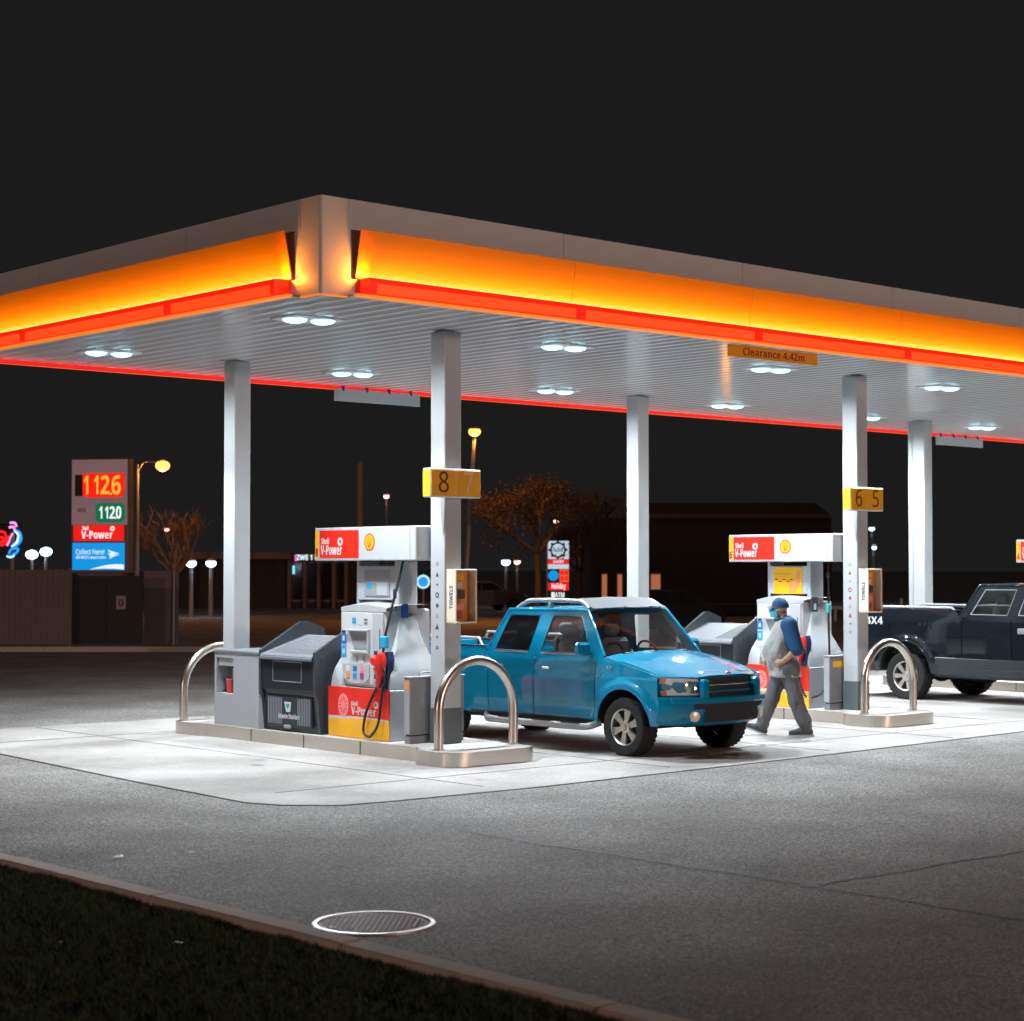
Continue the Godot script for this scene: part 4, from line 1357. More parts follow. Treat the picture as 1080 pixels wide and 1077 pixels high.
# ------------------------------------------------------------------ street lamps
func street_lamp(label: String, at: Vector3, high: float, arm: Vector3, lean: Vector3, energy: float, color: Color, head_glow := 20.0, bulb := 0.17) -> void:
	var t := thing("street_lamp", label, "street lamp", at, 0.0, "street lamps")
	var top := Vector3(0, high, 0) + lean
	var pole := MB.new()
	pole.tube(PackedVector3Array([Vector3.ZERO, top * 0.5, top]), [0.11, 0.09, 0.065], 10)
	part("pole", pole, M.galv, t, 60.0)
	var tip := top + arm
	if arm.length() > 0.3:
		var a := MB.new()
		a.tube(curve([top - Vector3(0, 0.4, 0), top + arm * 0.3 + Vector3(0, 0.12, 0), tip], 6), 0.035, 8)
		part("arm", a, M.galv, t, 60.0)
	var dir := arm.normalized() if arm.length() > 0.05 else Vector3(1, 0, 0)
	var hd := MB.new()
	hd.ball(tip + Vector3(0, 0.08, 0), Vector3(0.22, 0.09, 0.22), 14, 6)
	part("head", hd, M.galv, t, 60.0)
	var lens := MB.new()
	lens.ball(tip - Vector3(0, 0.05, 0), Vector3(bulb, bulb * 0.75, bulb), 14, 8)
	var g := glow(color.srgb_to_linear().r, color.srgb_to_linear().g, color.srgb_to_linear().b, head_glow)
	part("lamp_lens", lens, g, t, 60.0)
	omni("lamp_light", at + tip - Vector3(0, 0.28, 0), color, energy, 0.12, t)

func street_lamps() -> void:
	M.galv = smat(0.30, 0.30, 0.30, 0.5, 0.3)
	street_lamp("tall street lamp on the verge across the forecourt", Vector3(14.0, 0, 62.0), 6.5, Vector3(-1.6, 0.2, 0), Vector3.ZERO, 850.0, Color(1.0, 0.84, 0.76))
	street_lamp("tall street lamp on the lawn beyond the kerb", Vector3(-58.0, 0, 4.0), 6.5, Vector3(1.6, 0.2, 0), Vector3.ZERO, 330.0, Color(1.0, 0.83, 0.76))

# ------------------------------------------------------------------ pickups
# local axes: +z forward, front axle at z = 0, y up; both sides are built, s = -1 and 1
class Truck:
	var half := 0.87            # half width
	var sides := []             # [y, share of half width]
	var sill := 0.37
	var belt := 1.15
	var roof := 1.60
	var roof_half := 0.66
	var z_rear_axle := -2.86
	var z_tail := -3.98
	var z_nose := 0.82
	var nose_drop := 0.42       # how far the nose curves back at its ends
	var y_nose := 0.93
	var z_a := -0.36            # foot of the windscreen pillar
	var z_a_top := -0.78
	var z_back := -2.42         # cab back at the belt
	var z_back_top := -2.16
	var y_bed := 1.17
	var windows := []           # [bottom front, bottom back, top front, top back]
	var w_bot := 1.18
	var w_top := 1.535
	var seams := []             # cuts of the side between fender, doors and bed
	var arch := 0.43
	var arch_y := 0.345
	var wheel := 0.335
	var tyre := 0.245
	var flare := 0.038
	func side_x(y: float) -> float:
		for i in sides.size() - 1:
			if y <= sides[i + 1][0]:
				return half * lerpf(sides[i][1], sides[i + 1][1], clampf((y - sides[i][0]) / (sides[i + 1][0] - sides[i][0]), 0, 1))
		return half * sides[-1][1]
	func low(z: float) -> float:
		for za: float in [0.0, z_rear_axle]:
			var d := absf(z - za)
			if d < arch: return maxf(sill, arch_y + sqrt(arch * arch - d * d))
		return sill
	func high(z: float) -> float:
		if z > z_a: 
			var u := clampf((z - z_a) / (z_nose - nose_drop - z_a), 0, 1)
			return lerpf(belt - 0.02, y_nose - 0.03, u * u * 0.35 + u * 0.65)
		if z < z_back - 0.02: return y_bed
		return belt
	func skin(s: int, z: float, y: float) -> Vector3:
		var x := side_x(y)
		for za: float in [0.0, z_rear_axle]:
			var d := Vector2(z - za, y - arch_y).length() - arch
			if d > -0.05 and d < 0.11: x += flare * (1.0 if d < 0.055 else pow(1.0 - (d - 0.055) / 0.055, 1.3))
		return Vector3(s * x, y, z)
	func nose(x: float) -> float:
		var u := absf(x) / half
		return z_nose - nose_drop * pow(u, 4.0) - 0.06 * u * u
	func gx(y: float) -> float:
		return lerpf(side_x(belt), roof_half, clampf((y - belt) / (roof - belt), 0, 1.05))
	func front_line(y: float) -> float:
		return lerpf(z_a, z_a_top, (y - belt) / (roof - belt))
	func back_line(y: float) -> float:
		return lerpf(z_back, z_back_top, (y - belt) / (roof - belt))

func truck_panel(c: Truck, s: int, z0: float, z1: float) -> MB:
	var zs := []
	var z := z0
	while z < z1 - 0.02:
		zs.append(z)
		z += 0.07
	zs.append(z1)
	for za: float in [0.0, c.z_rear_axle]:
		for i in 25:
			var q := za - cos(PI * i / 24.0) * c.arch
			if q > z0 + 0.002 and q < z1 - 0.002: zs.append(q)
	zs.sort()
	var mb := MB.new()
	var rows := []
	for q: float in zs:
		var lo := c.low(q)
		var hi := c.high(q)
		var row := []
		for k in 19:
			row.append(c.skin(s, q, lerpf(lo, hi, k / 18.0)))
		rows.append(row)
	mb.grid(rows, s < 0)
	return mb

func wheel_mesh(c: Truck, t: Node3D, at: Vector3, s: int, spokes: int, rim_m: Material) -> void:
	var w := Node3D.new()
	w.name = "wheel"
	t.add_child(w, true)
	w.position = at
	var r := c.wheel
	var h := c.tyre * 0.5
	var ax := Vector3(s, 0, 0)
	var rim := r * 0.60
	var ty := MB.new()
	ty.lathe([Vector2(rim, -h * 0.8), Vector2(r * 0.80, -h), Vector2(r * 0.93, -h * 0.96), Vector2(r * 0.985, -h * 0.72), Vector2(r * 0.99, 0), Vector2(r * 0.985, h * 0.72), Vector2(r * 0.93, h * 0.96), Vector2(r * 0.80, h), Vector2(rim * 1.08, h * 0.88), Vector2(rim, h * 0.80)], Vector3.ZERO, ax, 40)
	part("tyre", ty, M.rubber, w, 35.0)
	var lug := MB.new()
	for i in 34:
		for j in 3:
			var a := TAU * (i + 0.5 * (j % 2)) / 34.0
			lug.xf = Transform3D(Basis(Vector3(1, 0, 0), a), Vector3.ZERO)
			var x := (j - 1) * h * 0.62
			lug.box(Vector3(x - h * 0.25, r * 0.975, -0.018), Vector3(x + h * 0.25, r * (1.006 if j == 1 else 0.995), 0.018), 0.003)
	stuff(part("tread", lug, M.rubber, w))
	var rm := MB.new()
	rm.lathe([Vector2(rim, -h * 0.7), Vector2(rim * 0.96, h * 0.30), Vector2(rim * 0.97, h * 0.80), Vector2(rim * 1.03, h * 0.88), Vector2(rim * 1.03, h * 0.82)], Vector3.ZERO, ax, 40)
	part("rim", rm, rim_m, w, 35.0)
	var back := MB.new()  # dark sheet behind the spokes, stands for the shade in the openings
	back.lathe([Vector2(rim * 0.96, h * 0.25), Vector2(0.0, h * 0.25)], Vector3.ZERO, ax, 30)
	part("dark_backing", back, M.under, w)
	var sp := MB.new()
	for i in spokes:
		var a := TAU * i / spokes + 0.2
		sp.xf = Transform3D(Basis(Vector3(1, 0, 0), a), Vector3.ZERO)
		var hw := rim * (0.17 if spokes <= 6 else 0.13)
		var x0 := s * h * 0.45
		var pts := PackedVector2Array([Vector2(-hw * 0.75, rim * 0.22), Vector2(hw * 0.75, rim * 0.22), Vector2(hw, rim * 0.62), Vector2(hw * 1.45, rim * 0.97), Vector2(-hw * 1.45, rim * 0.97), Vector2(-hw, rim * 0.62)])
		sp.slab(pts, Vector3(x0, 0, 0), Vector3(0, 0, 1), Vector3(0, 1, 0), Vector3(s * h * 0.26, 0, 0))
	part("spokes", sp, rim_m, w)
	var hub := MB.new()
	hub.lathe([Vector2(rim * 0.36, h * 0.4), Vector2(rim * 0.34, h * 0.76), Vector2(rim * 0.20, h * 0.82), Vector2(rim * 0.17, h * 0.95), Vector2(0, h * 0.98)], Vector3.ZERO, ax, 20)
	part("hub_cap", hub, rim_m, w, 35.0)

func pickup(c: Truck, called: String, label: String, at: Vector3, paint: Material, blue: bool) -> Node3D:
	var t := thing(called, label, "pickup", at, 0.0, "pickups at the pumps")
	var cuts: Array = [c.z_tail] + c.seams + [c.z_nose - c.nose_drop - 0.06]
	var names := ["bed_side", "rear_door", "front_door", "fender"]
	for s: int in [-1, 1]:
		for i in cuts.size() - 1:
			var o := part(names[i], truck_panel(c, s, cuts[i] + 0.006, cuts[i + 1] - 0.006), paint, t, 35.0)
			if i == 1 or i == 2:
				var hz: float = cuts[i] + 0.16
				if not blue: hz = (cuts[2] + (0.12 if i == 2 else -0.16))
				var hy := c.belt - (0.16 if blue else 0.20)
				var hx := c.side_x(hy)
				if blue: pbox("handle", Vector3(minf(s * hx, s * (hx + 0.022)), hy - 0.016, hz), Vector3(maxf(s * hx, s * (hx + 0.022)), hy + 0.016, hz + 0.13), M.chrome, o, 0.006)
				elif i == 2: pbox("handle", Vector3(minf(s * hx, s * (hx + 0.03)), hy - 0.045, hz), Vector3(maxf(s * hx, s * (hx + 0.03)), hy + 0.045, hz + 0.20), M.silver, o, 0.012)
		# lower cladding strip and moulding
		var ml := MB.new()
		var rows := []
		for i in 12:
			var z := lerpf(c.z_rear_axle + c.arch + 0.02, -c.arch - 0.03, i / 11.0)
			rows.append([Vector3(s * (c.side_x(c.sill) - 0.06), c.sill - 0.06, z), Vector3(s * (c.side_x(c.sill) + 0.004), c.sill - 0.015, z), Vector3(s * (c.side_x(c.sill + 0.02) + 0.004), c.sill + 0.02, z)])
		ml.grid(rows, s < 0)
		part("rocker_panel", ml, M.under if blue else M.two_tone, t)
		# wheel housings
		for za: float in [0.0, c.z_rear_axle]:
			var wh := MB.new()
			var hr := []
			for i in 17:
				var a := PI * i / 16.0
				var q := Vector3(0, c.arch_y + sin(a) * (c.arch - 0.004), za + cos(a) * (c.arch - 0.004))
				hr.append([Vector3(s * (c.half * 0.97), q.y, q.z), Vector3(s * 0.50, q.y, q.z)])
			wh.grid(hr)
			part("wheel_housing", wh, M.under, t)
			wheel_mesh(c, t, Vector3(s * (c.half - c.tyre * 0.5 + 0.012), c.wheel, za), s, 6 if blue else 7, M.alloy)
			# rolled edge of the arch
			var lip := MB.new()
			var lp := PackedVector3Array()
			for i in 21:
				var a := lerpf(0.06, PI - 0.06, i / 20.0)
				var q := c.skin(s, za + cos(a) * c.arch, c.arch_y + sin(a) * c.arch)
				lp.append(q - Vector3(s * 0.006, 0, 0))
			lip.tube(lp, 0.012, 8)
			part("arch_lip", lip, paint, t, 60.0)
	# dark core under the skin
	var core := MB.new()
	core.box(Vector3(-0.55, c.sill - 0.02, c.z_tail + 0.05), Vector3(0.55, c.sill + 0.30, c.z_nose - 0.22), 0.02)
	core.box(Vector3(-c.half + 0.10, c.sill + 0.02, -2.0 if blue else -2.4), Vector3(c.half - 0.10, c.belt - 0.06, -c.arch - 0.02), 0.02)
	part("chassis", core, M.under, t)
	var axl := MB.new()
	for za: float in [0.0, c.z_rear_axle]:
		axl.tube(PackedVector3Array([Vector3(-c.half + 0.2, c.wheel, za), Vector3(c.half - 0.2, c.wheel, za)]), 0.05, 10)
	axl.ball(Vector3(0, c.wheel, c.z_rear_axle), Vector3(0.16, 0.13, 0.16), 12, 8)
	axl.tube(PackedVector3Array([Vector3(0.35, 0.33, c.z_tail + 0.1), Vector3(0.35, 0.33, c.z_rear_axle + 0.8)]), 0.06, 10)
	part("axles", axl, M.under, t)
	# bonnet
	var hood := MB.new()
	var hr := []
	var n := 16
	for j in n + 1:
		var v := float(j) / n
		var row := []
		for i in 21:
			var u := lerpf(-1.0, 1.0, i / 20.0)
			var x := u * c.side_x(c.y_nose) * 0.955
			var z0 := c.nose(x) - 0.075
			var z1 := c.z_a + 0.02 + 0.10 * (1.0 - u * u)
			var z := lerpf(z0, z1, v)
			var e := c.high(minf(z, c.z_nose - c.nose_drop))
			var y := e + 0.020 + (0.040 + 0.015 * v) * (1.0 - pow(absf(u), 5.0))
			y -= 0.045 * pow(1.0 - v, 8.0)
			if absf(u) < 0.52: y += 0.016 * clampf((0.52 - absf(u)) / 0.06, 0, 1)
			row.append(Vector3(x, y, z))
		hr.append(row)
	hood.grid(hr, true)
	part("bonnet", hood, paint, t, 35.0)
	for s: int in [-1, 1]:
		var ft := MB.new()
		var rows := []
		for j in n + 1:
			var q: Vector3 = hr[j][20 if s > 0 else 0]
			var z := minf(q.z, c.z_nose - c.nose_drop - 0.062)
			var e := c.skin(s, z, c.high(z))
			var m := (q + e) * 0.5 + Vector3(s * 0.006, 0.008, 0)
			rows.append([q + Vector3(s * 0.013, -0.008, 0), m, e])
		ft.grid(rows, s > 0)
		part("fender_top", ft, paint, t, 50.0)
	# nose: upper part dark behind lamps and grille, bumper below
	var y0 := c.sill + 0.01
	var yb := lerpf(y0, c.y_nose, 0.58)
	var up := MB.new()
	var bp := MB.new()
	var rows_u := []
	var rows_b := []
	var ze := c.z_nose - c.nose_drop - 0.062
	for i in 31:
		var x := lerpf(-1.0, 1.0, clampf((i - 1) / 28.0, 0, 1)) * c.half
		var z := c.nose(x)
		if i == 0 or i == 30:
			var s := -1.0 if i == 0 else 1.0
			var col := func(y: float) -> Vector3: return Vector3(s * c.skin(1, ze, y).x, y, ze - 0.03)
			rows_u.append([col.call(yb - 0.02), col.call(lerpf(yb, c.y_nose, 0.6)), col.call(c.y_nose - 0.02)])
			rows_b.append([col.call(y0), col.call(y0 + 0.05), col.call(lerpf(y0, yb, 0.5)), col.call(yb - 0.05), col.call(yb), col.call(yb + 0.004)])
			continue
		rows_u.append([Vector3(x * 0.985, yb - 0.02, z - 0.06), Vector3(x * 0.98, lerpf(yb, c.y_nose, 0.6), z - 0.065), Vector3(x * 0.97, c.y_nose - 0.01, z - 0.085)])
		rows_b.append([Vector3(x * 0.97, y0, z - 0.09), Vector3(x, y0 + 0.05, z - 0.02), Vector3(x * 1.004, lerpf(y0, yb, 0.5), z + 0.012), Vector3(x * 1.004, yb - 0.05, z + 0.015), Vector3(x, yb, z - 0.005), Vector3(x * 0.985, yb + 0.004, z - 0.06)])
	up.grid(rows_u, true)
	bp.grid(rows_b, true)
	part("nose_panel", up, paint, t, 40.0)
	var bo := part("front_bumper", bp, paint if blue else M.chrome, t, 40.0)
	var op := MB.new()
	var rr := []
	for i in 9:
		var x := lerpf(-0.40, 0.40, i / 8.0)
		rr.append([Vector3(x * 1.1, y0 + 0.035, c.nose(x) + 0.002), Vector3(x * 1.1, y0 + 0.075, c.nose(x) + 0.014), Vector3(x * 1.1, yb - 0.135, c.nose(x) + 0.018)])
	op.grid(rr, true)
	part("air_intake", op, M.under, bo)
	var bar := MB.new()
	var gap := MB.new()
	var gp := []
	var rings := []
	for i in 23:
		var x := lerpf(-0.90, 0.90, i / 22.0) * c.half
		var z := c.nose(x) + 0.012
		var sx := x / c.half
		var tuck := 0.05 * pow(absf(sx), 6.0)
		var ring := PackedVector3Array()
		for q: Array in [[yb - 0.075, -0.05], [yb - 0.075, 0.030], [yb - 0.062, 0.046], [yb - 0.018, 0.046], [yb - 0.004, 0.032], [yb - 0.004, -0.05]]:
			ring.append(Vector3(x, q[0], z + q[1] - tuck))
		rings.append(ring)
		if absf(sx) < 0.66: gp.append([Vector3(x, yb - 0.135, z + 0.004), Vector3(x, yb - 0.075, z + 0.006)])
	bar.loft(rings, true, true)
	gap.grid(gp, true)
	part("bumper_bar", bar, paint if blue else M.chrome, bo, 30.0)
	part("dark_gap_strip", gap, M.under, bo)  # flat black strip laid on for the shaded gap under the bar
	for s: int in [-1, 1]:
		var fg := MB.new()
		fg.lathe([Vector2(0.062, -0.02), Vector2(0.062, 0.006), Vector2(0.050, 0.012), Vector2(0.0, 0.014)], Vector3(s * 0.555, y0 + 0.105, c.nose(0.555) + 0.002), Vector3(s * 0.35, 0, 1), 18)
		part("fog_lamp", fg, M.reflector, bo, 50.0)
		var hl := MB.new()
		var am := MB.new()
		var ln := MB.new()
		var rh := []
		var rl := []
		for i in 9:
			var x := s * lerpf(0.515, 0.945, i / 8.0) * c.half
			var z := c.nose(x) - 0.052
			var lo := yb + 0.02
			var hi := lerpf(c.y_nose - 0.035, c.y_nose - 0.02, i / 8.0)
			rh.append([Vector3(x, lo, z - 0.004), Vector3(x, (lo + hi) * 0.5, z - 0.028 - 0.014 * (i % 3)), Vector3(x, hi, z - 0.018)])
			rl.append([Vector3(x * 1.01, lo - 0.004, z + 0.014), Vector3(x * 1.01, (lo + hi) * 0.5, z + 0.012), Vector3(x * 1.005, hi + 0.004, z - 0.006)])
		hl.grid(rh.slice(0, 8), s > 0)
		am.grid(rh.slice(7, 9), s > 0)
		ln.grid(rl, s > 0)
		var ho := part("headlight", hl, M.reflector, t, 20.0)
		part("turn_signal", am, M.lamp_amber, ho, 20.0)
		part("lens", ln, M.lamp_clear, ho, 50.0)
		var pr := MB.new()
		pr.lathe([Vector2(0.055, 0.0), Vector2(0.05, 0.02), Vector2(0.0, 0.03)], Vector3(s * 0.66 * c.half, (yb + c.y_nose) * 0.5, c.nose(0.66 * c.half) - 0.075), Vector3(s * 0.2, 0, 1), 16)
		part("projector", pr, M.chrome, ho, 50.0)
	# grille
	var gr := MB.new()
	var rg := []
	for i in 9:
		var x := lerpf(-0.42, 0.42, i / 8.0)
		rg.append([Vector3(x * 1.12, yb - 0.002, c.nose(x) - 0.046), Vector3(x * 1.10, c.y_nose - 0.028, c.nose(x) - 0.062)])
	gr.grid(rg, true)
	var go := part("grille", gr, M.black, t)
	for j in 2:
		var b := MB.new()
		var pts := PackedVector3Array()
		for i in 9:
			var x := lerpf(-0.41, 0.41, i / 8.0)
			pts.append(Vector3(x, yb + 0.055 + 0.075 * j, c.nose(x) - 0.040))
		b.tube(pts, 0.013, 8)
		part("grille_bar", b, M.chrome if j == 1 else paint, go, 60.0)
	if blue:
		for s: int in [-1, 1]:
			pbox("overrider", Vector3(s * 0.43 - 0.045, yb - 0.06, c.nose(0.43) - 0.06), Vector3(s * 0.43 + 0.045, c.y_nose - 0.035, c.nose(0.43) + 0.045), paint, bo, 0.022)
	var lg := MB.new()
	lg.lathe([Vector2(0.040, 0), Vector2(0.040, 0.006), Vector2(0.026, 0.006), Vector2(0.026, 0)], Vector3(0, c.y_nose - 0.004, c.nose(0) - 0.062), Vector3(0, 0.25, 1), 16)
	lg.cbox(Vector3(0, c.y_nose - 0.003, c.nose(0) - 0.057), Vector3(0.11, 0.012, 0.006))
	part("badge", lg, M.chrome, t)
	# cab frame: strips and pillars round the side windows
	for s: int in [-1, 1]:
		var fr := MB.new()
		var quad := func(pts: Array) -> void:
			var v := []
			for q: Array in pts: v.append(Vector3(s * c.gx(q[1]), q[1], q[0]))
			if s > 0: fr.quad(v[0], v[1], v[2], v[3])
			else: fr.quad(v[3], v[2], v[1], v[0])
		var b := c.belt
		var wb := c.w_bot
		var wt := c.w_top
		var rt := c.roof
		quad.call([[c.z_back, b], [c.back_line(wb), wb], [c.front_line(wb), wb], [c.z_a, b]])
		quad.call([[c.back_line(wt), wt], [c.z_back_top, rt], [c.z_a_top, rt], [c.front_line(wt), wt]])
		var pb := c.back_line(wb)
		var pt := c.back_line(wt)
		for i in range(c.windows.size() - 1, -1, -1):
			var w: Array = c.windows[i]
			quad.call([[pb, wb], [pt, wt], [w[3], wt], [w[1], wb]])
			pb = w[0]
			pt = w[2]
		quad.call([[pb, wb], [pt, wt], [c.front_line(wt), wt], [c.front_line(wb), wb]])
		part("cab_frame", fr, paint, t, 20.0)
		for i in c.windows.size():
			var w: Array = c.windows[i]
			var gl := MB.new()
			var v := []
			for q: Array in [[w[1], wb], [w[3], wt], [w[2], wt], [w[0], wb]]: v.append(Vector3(s * (c.gx(q[1]) - 0.012), q[1], q[0]))
			if s > 0: gl.quad(v[0], v[1], v[2], v[3])
			else: gl.quad(v[3], v[2], v[1], v[0])
			var fil := MB.new()
			var cq := [[w[1], wb], [w[3], wt], [w[2], wt], [w[0], wb]]
			for k in 4:
				var c0 := Vector2(cq[k][0], cq[k][1])
				var ca := Vector2(cq[(k + 1) % 4][0], cq[(k + 1) % 4][1])
				var cb := Vector2(cq[(k + 3) % 4][0], cq[(k + 3) % 4][1])
				var ea := c0 + (ca - c0).normalized() * 0.055
				var eb := c0 + (cb - c0).normalized() * 0.055
				var em := c0.lerp((ea + eb) * 0.5, 0.55)
				for q: Array in [[c0, ea, em], [c0, em, eb]]:
					var tv := []
					for p: Vector2 in q: tv.append(Vector3(s * (c.gx(p.y) + 0.0005), p.y, p.x))
					if s > 0: fil.tri(tv[0], tv[1], tv[2])
					else: fil.tri(tv[2], tv[1], tv[0])
			part("window_corner", fil, paint, t)
			part("side_window", gl, (M.glass if i == 0 else M.glass_tint) if blue else M.glass_dusk, t)
			var rim := MB.new()
			var pts := PackedVector3Array()
			for q: Array in [[w[1], wb], [w[3], wt], [w[2], wt], [w[0], wb], [w[1], wb]]: pts.append(Vector3(s * (c.gx(q[1]) - 0.001), q[1], q[0]))
			rim.tube(pts, 0.008, 6)
			part("window_seal", rim, M.black if blue else M.silver, t)
			if blue: pbox("sill_trim", Vector3(s * (c.gx(wb) + 0.004) - 0.004, wb - 0.022, w[1]), Vector3(s * (c.gx(wb) + 0.004) + 0.004, wb - 0.004, w[0]), M.silver, t)
		# drip rail and pillar edge
		var rl := MB.new()
		rl.tube(PackedVector3Array([Vector3(s * c.gx(b) * 0.985, b, c.z_a), Vector3(s * c.roof_half, rt, c.z_a_top), Vector3(s * (c.roof_half + 0.004), rt + 0.004, (c.z_a_top + c.z_back_top) * 0.5), Vector3(s * c.roof_half, rt, c.z_back_top), Vector3(s * c.gx(b) * 0.99, b, c.z_back)]), 0.020, 8)
		part("roof_rail", rl, paint, t, 60.0)
		# door mirror
		var mr := MB.new()
		mr.box(Vector3(s * (c.half + 0.06) - 0.10, c.belt + 0.01, c.z_a - 0.30), Vector3(s * (c.half + 0.06) + 0.10, c.belt + 0.165, c.z_a - 0.19), 0.03)
		mr.tube(PackedVector3Array([Vector3(s * (c.half - 0.06), c.belt + 0.03, c.z_a - 0.22), Vector3(s * (c.half + 0.02), c.belt + 0.05, c.z_a - 0.24)]), 0.025, 8)
		part("mirror", mr, paint, t)
	# windscreen, roof, rear glass
	var ws := MB.new()
	var rw := []
	for j in 7:
		var v := j / 6.0
		var y := lerpf(c.belt + 0.005, c.roof + 0.01, v)
		var row := []
		for i in 11:
			var u := lerpf(-1, 1, i / 10.0)
			row.append(Vector3(u * (c.gx(y) - 0.02), y + 0.02 * (1 - u * u) * v, lerpf(c.z_a, c.z_a_top, v) + lerpf(0.10, 0.05, v) * (1 - u * u)))
		rw.append(row)
	ws.grid(rw)
	part("windscreen", ws, M.glass if blue else M.glass_dusk, t, 60.0)
	var rf := MB.new()
	var rr2 := []
	for j in 9:
		var v := j / 8.0
		var row := []
		for i in 13:
			var u := lerpf(-1, 1, i / 12.0)
			row.append(Vector3(u * c.roof_half, c.roof + 0.045 * (1 - pow(absf(u), 3.0)) * (0.55 + 0.45 * sin(PI * clampf(v * 0.9 + 0.1, 0, 1))), lerpf(c.z_a_top + 0.05 * (1 - u * u), c.z_back_top, v)))
		rr2.append(row)
	rf.grid(rr2, true)
	part("roof", rf, paint, t, 50.0)
	var rg2 := MB.new()
	var gb := c.gx(c.belt) - 0.02
	var gt := c.gx(c.roof) - 0.02
	rg2.quad(Vector3(gb, c.belt, c.z_back), Vector3(-gb, c.belt, c.z_back), Vector3(-gt, c.roof, c.z_back_top), Vector3(gt, c.roof, c.z_back_top))
	part("rear_window", rg2, M.glass if blue else M.glass_dusk, t)
	pbox("cab_back", Vector3(-c.half * 0.93, c.sill + 0.2, c.z_back - 0.02), Vector3(c.half * 0.93, c.belt, c.z_back + 0.01), paint, t)
	# inside
	var inn := MB.new()
	inn.box(Vector3(-c.half + 0.14, c.belt - 0.22, c.z_a - 0.28), Vector3(c.half - 0.14, c.belt - 0.01, c.z_a + 0.02), 0.05)
	part("dashboard", inn, M.trim_grey, t)
	for row in 2:
		for s: int in [-1, 1]:
			var st := MB.new()
			var zc := c.z_a - 0.95 - 0.82 * row
			st.box(Vector3(s * 0.36 - 0.24, c.belt - 0.50, zc), Vector3(s * 0.36 + 0.24, c.belt - 0.36, zc + 0.48), 0.04)
			st.box(Vector3(s * 0.36 - 0.23, c.belt - 0.40, zc - 0.14), Vector3(s * 0.36 + 0.23, c.belt + 0.17, zc), 0.05)
			st.box(Vector3(s * 0.36 - 0.12, c.belt + 0.19, zc - 0.15), Vector3(s * 0.36 + 0.12, c.belt + 0.33, zc - 0.06), 0.04)
			part("seat", st, M.seat, t)
	var sw := MB.new()
	sw.tube(arc(Vector3(0.36, c.belt - 0.02, c.z_a - 0.42), Vector3(0.18, 0, 0), Vector3(0, 0.16, -0.08), 0, TAU, 24), 0.015, 8, false)
	part("steering_wheel", sw, M.black, t, 60.0)
	if blue:
		for s: int in [-1, 1]:
			var wp := MB.new()
			wp.tube(PackedVector3Array([Vector3(0.30 * s - 0.30, c.belt + 0.035, c.z_a + 0.09), Vector3(0.30 * s + 0.22, c.belt + 0.05, c.z_a + 0.07)]), 0.009, 6)
			part("wiper", wp, M.black, t)
	# bed
	var bed := MB.new()
	var hb := c.half - 0.09
	bed.box(Vector3(-hb, c.sill + 0.32, c.z_tail + 0.03), Vector3(hb, c.sill + 0.36, c.z_back - 0.03))
	part("bed_floor", bed, M.under, t)
	for s: int in [-1, 1]:
		pbox("bed_wall", Vector3(s * hb - 0.01, c.sill + 0.3, c.z_tail + 0.03), Vector3(s * hb + 0.01, c.y_bed, c.z_back - 0.04), paint, t)
		var cap := MB.new()
		cap.box(Vector3(minf(s * (hb - 0.03), s * (c.side_x(c.y_bed) + 0.004)), c.y_bed - 0.004, c.z_tail), Vector3(maxf(s * (hb - 0.03), s * (c.side_x(c.y_bed) + 0.004)), c.y_bed + 0.018, c.z_back - 0.02), 0.006)
		part("bed_rail_cap", cap, paint if not blue else M.under, t)
		var ra := MB.new()
		var yr := c.y_bed + (0.10 if blue else 0.05)
		ra.tube(PackedVector3Array([Vector3(s * hb, c.y_bed, c.z_tail + 0.15), Vector3(s * hb, yr, c.z_tail + 0.20), Vector3(s * hb, yr, c.z_back - 0.18), Vector3(s * hb, c.y_bed, c.z_back - 0.12)]), 0.02, 8)
		part("bed_rail", ra, M.silver, t)
		pbox("tail_lamp", Vector3(s * (c.half - 0.07) - 0.06, c.y_bed - 0.50, c.z_tail - 0.012), Vector3(s * (c.half - 0.07) + 0.06, c.y_bed - 0.08, c.z_tail + 0.03), M.red, t, 0.01)
	pbox("tailgate", Vector3(-c.half + 0.12, c.sill + 0.25, c.z_tail - 0.008), Vector3(c.half - 0.12, c.y_bed, c.z_tail + 0.03), paint, t, 0.01)
	pbox("rear_bumper", Vector3(-c.half + 0.03, c.sill + 0.02, c.z_tail - 0.12), Vector3(c.half - 0.03, c.sill + 0.22, c.z_tail + 0.02), M.chrome, t, 0.03)
	return t

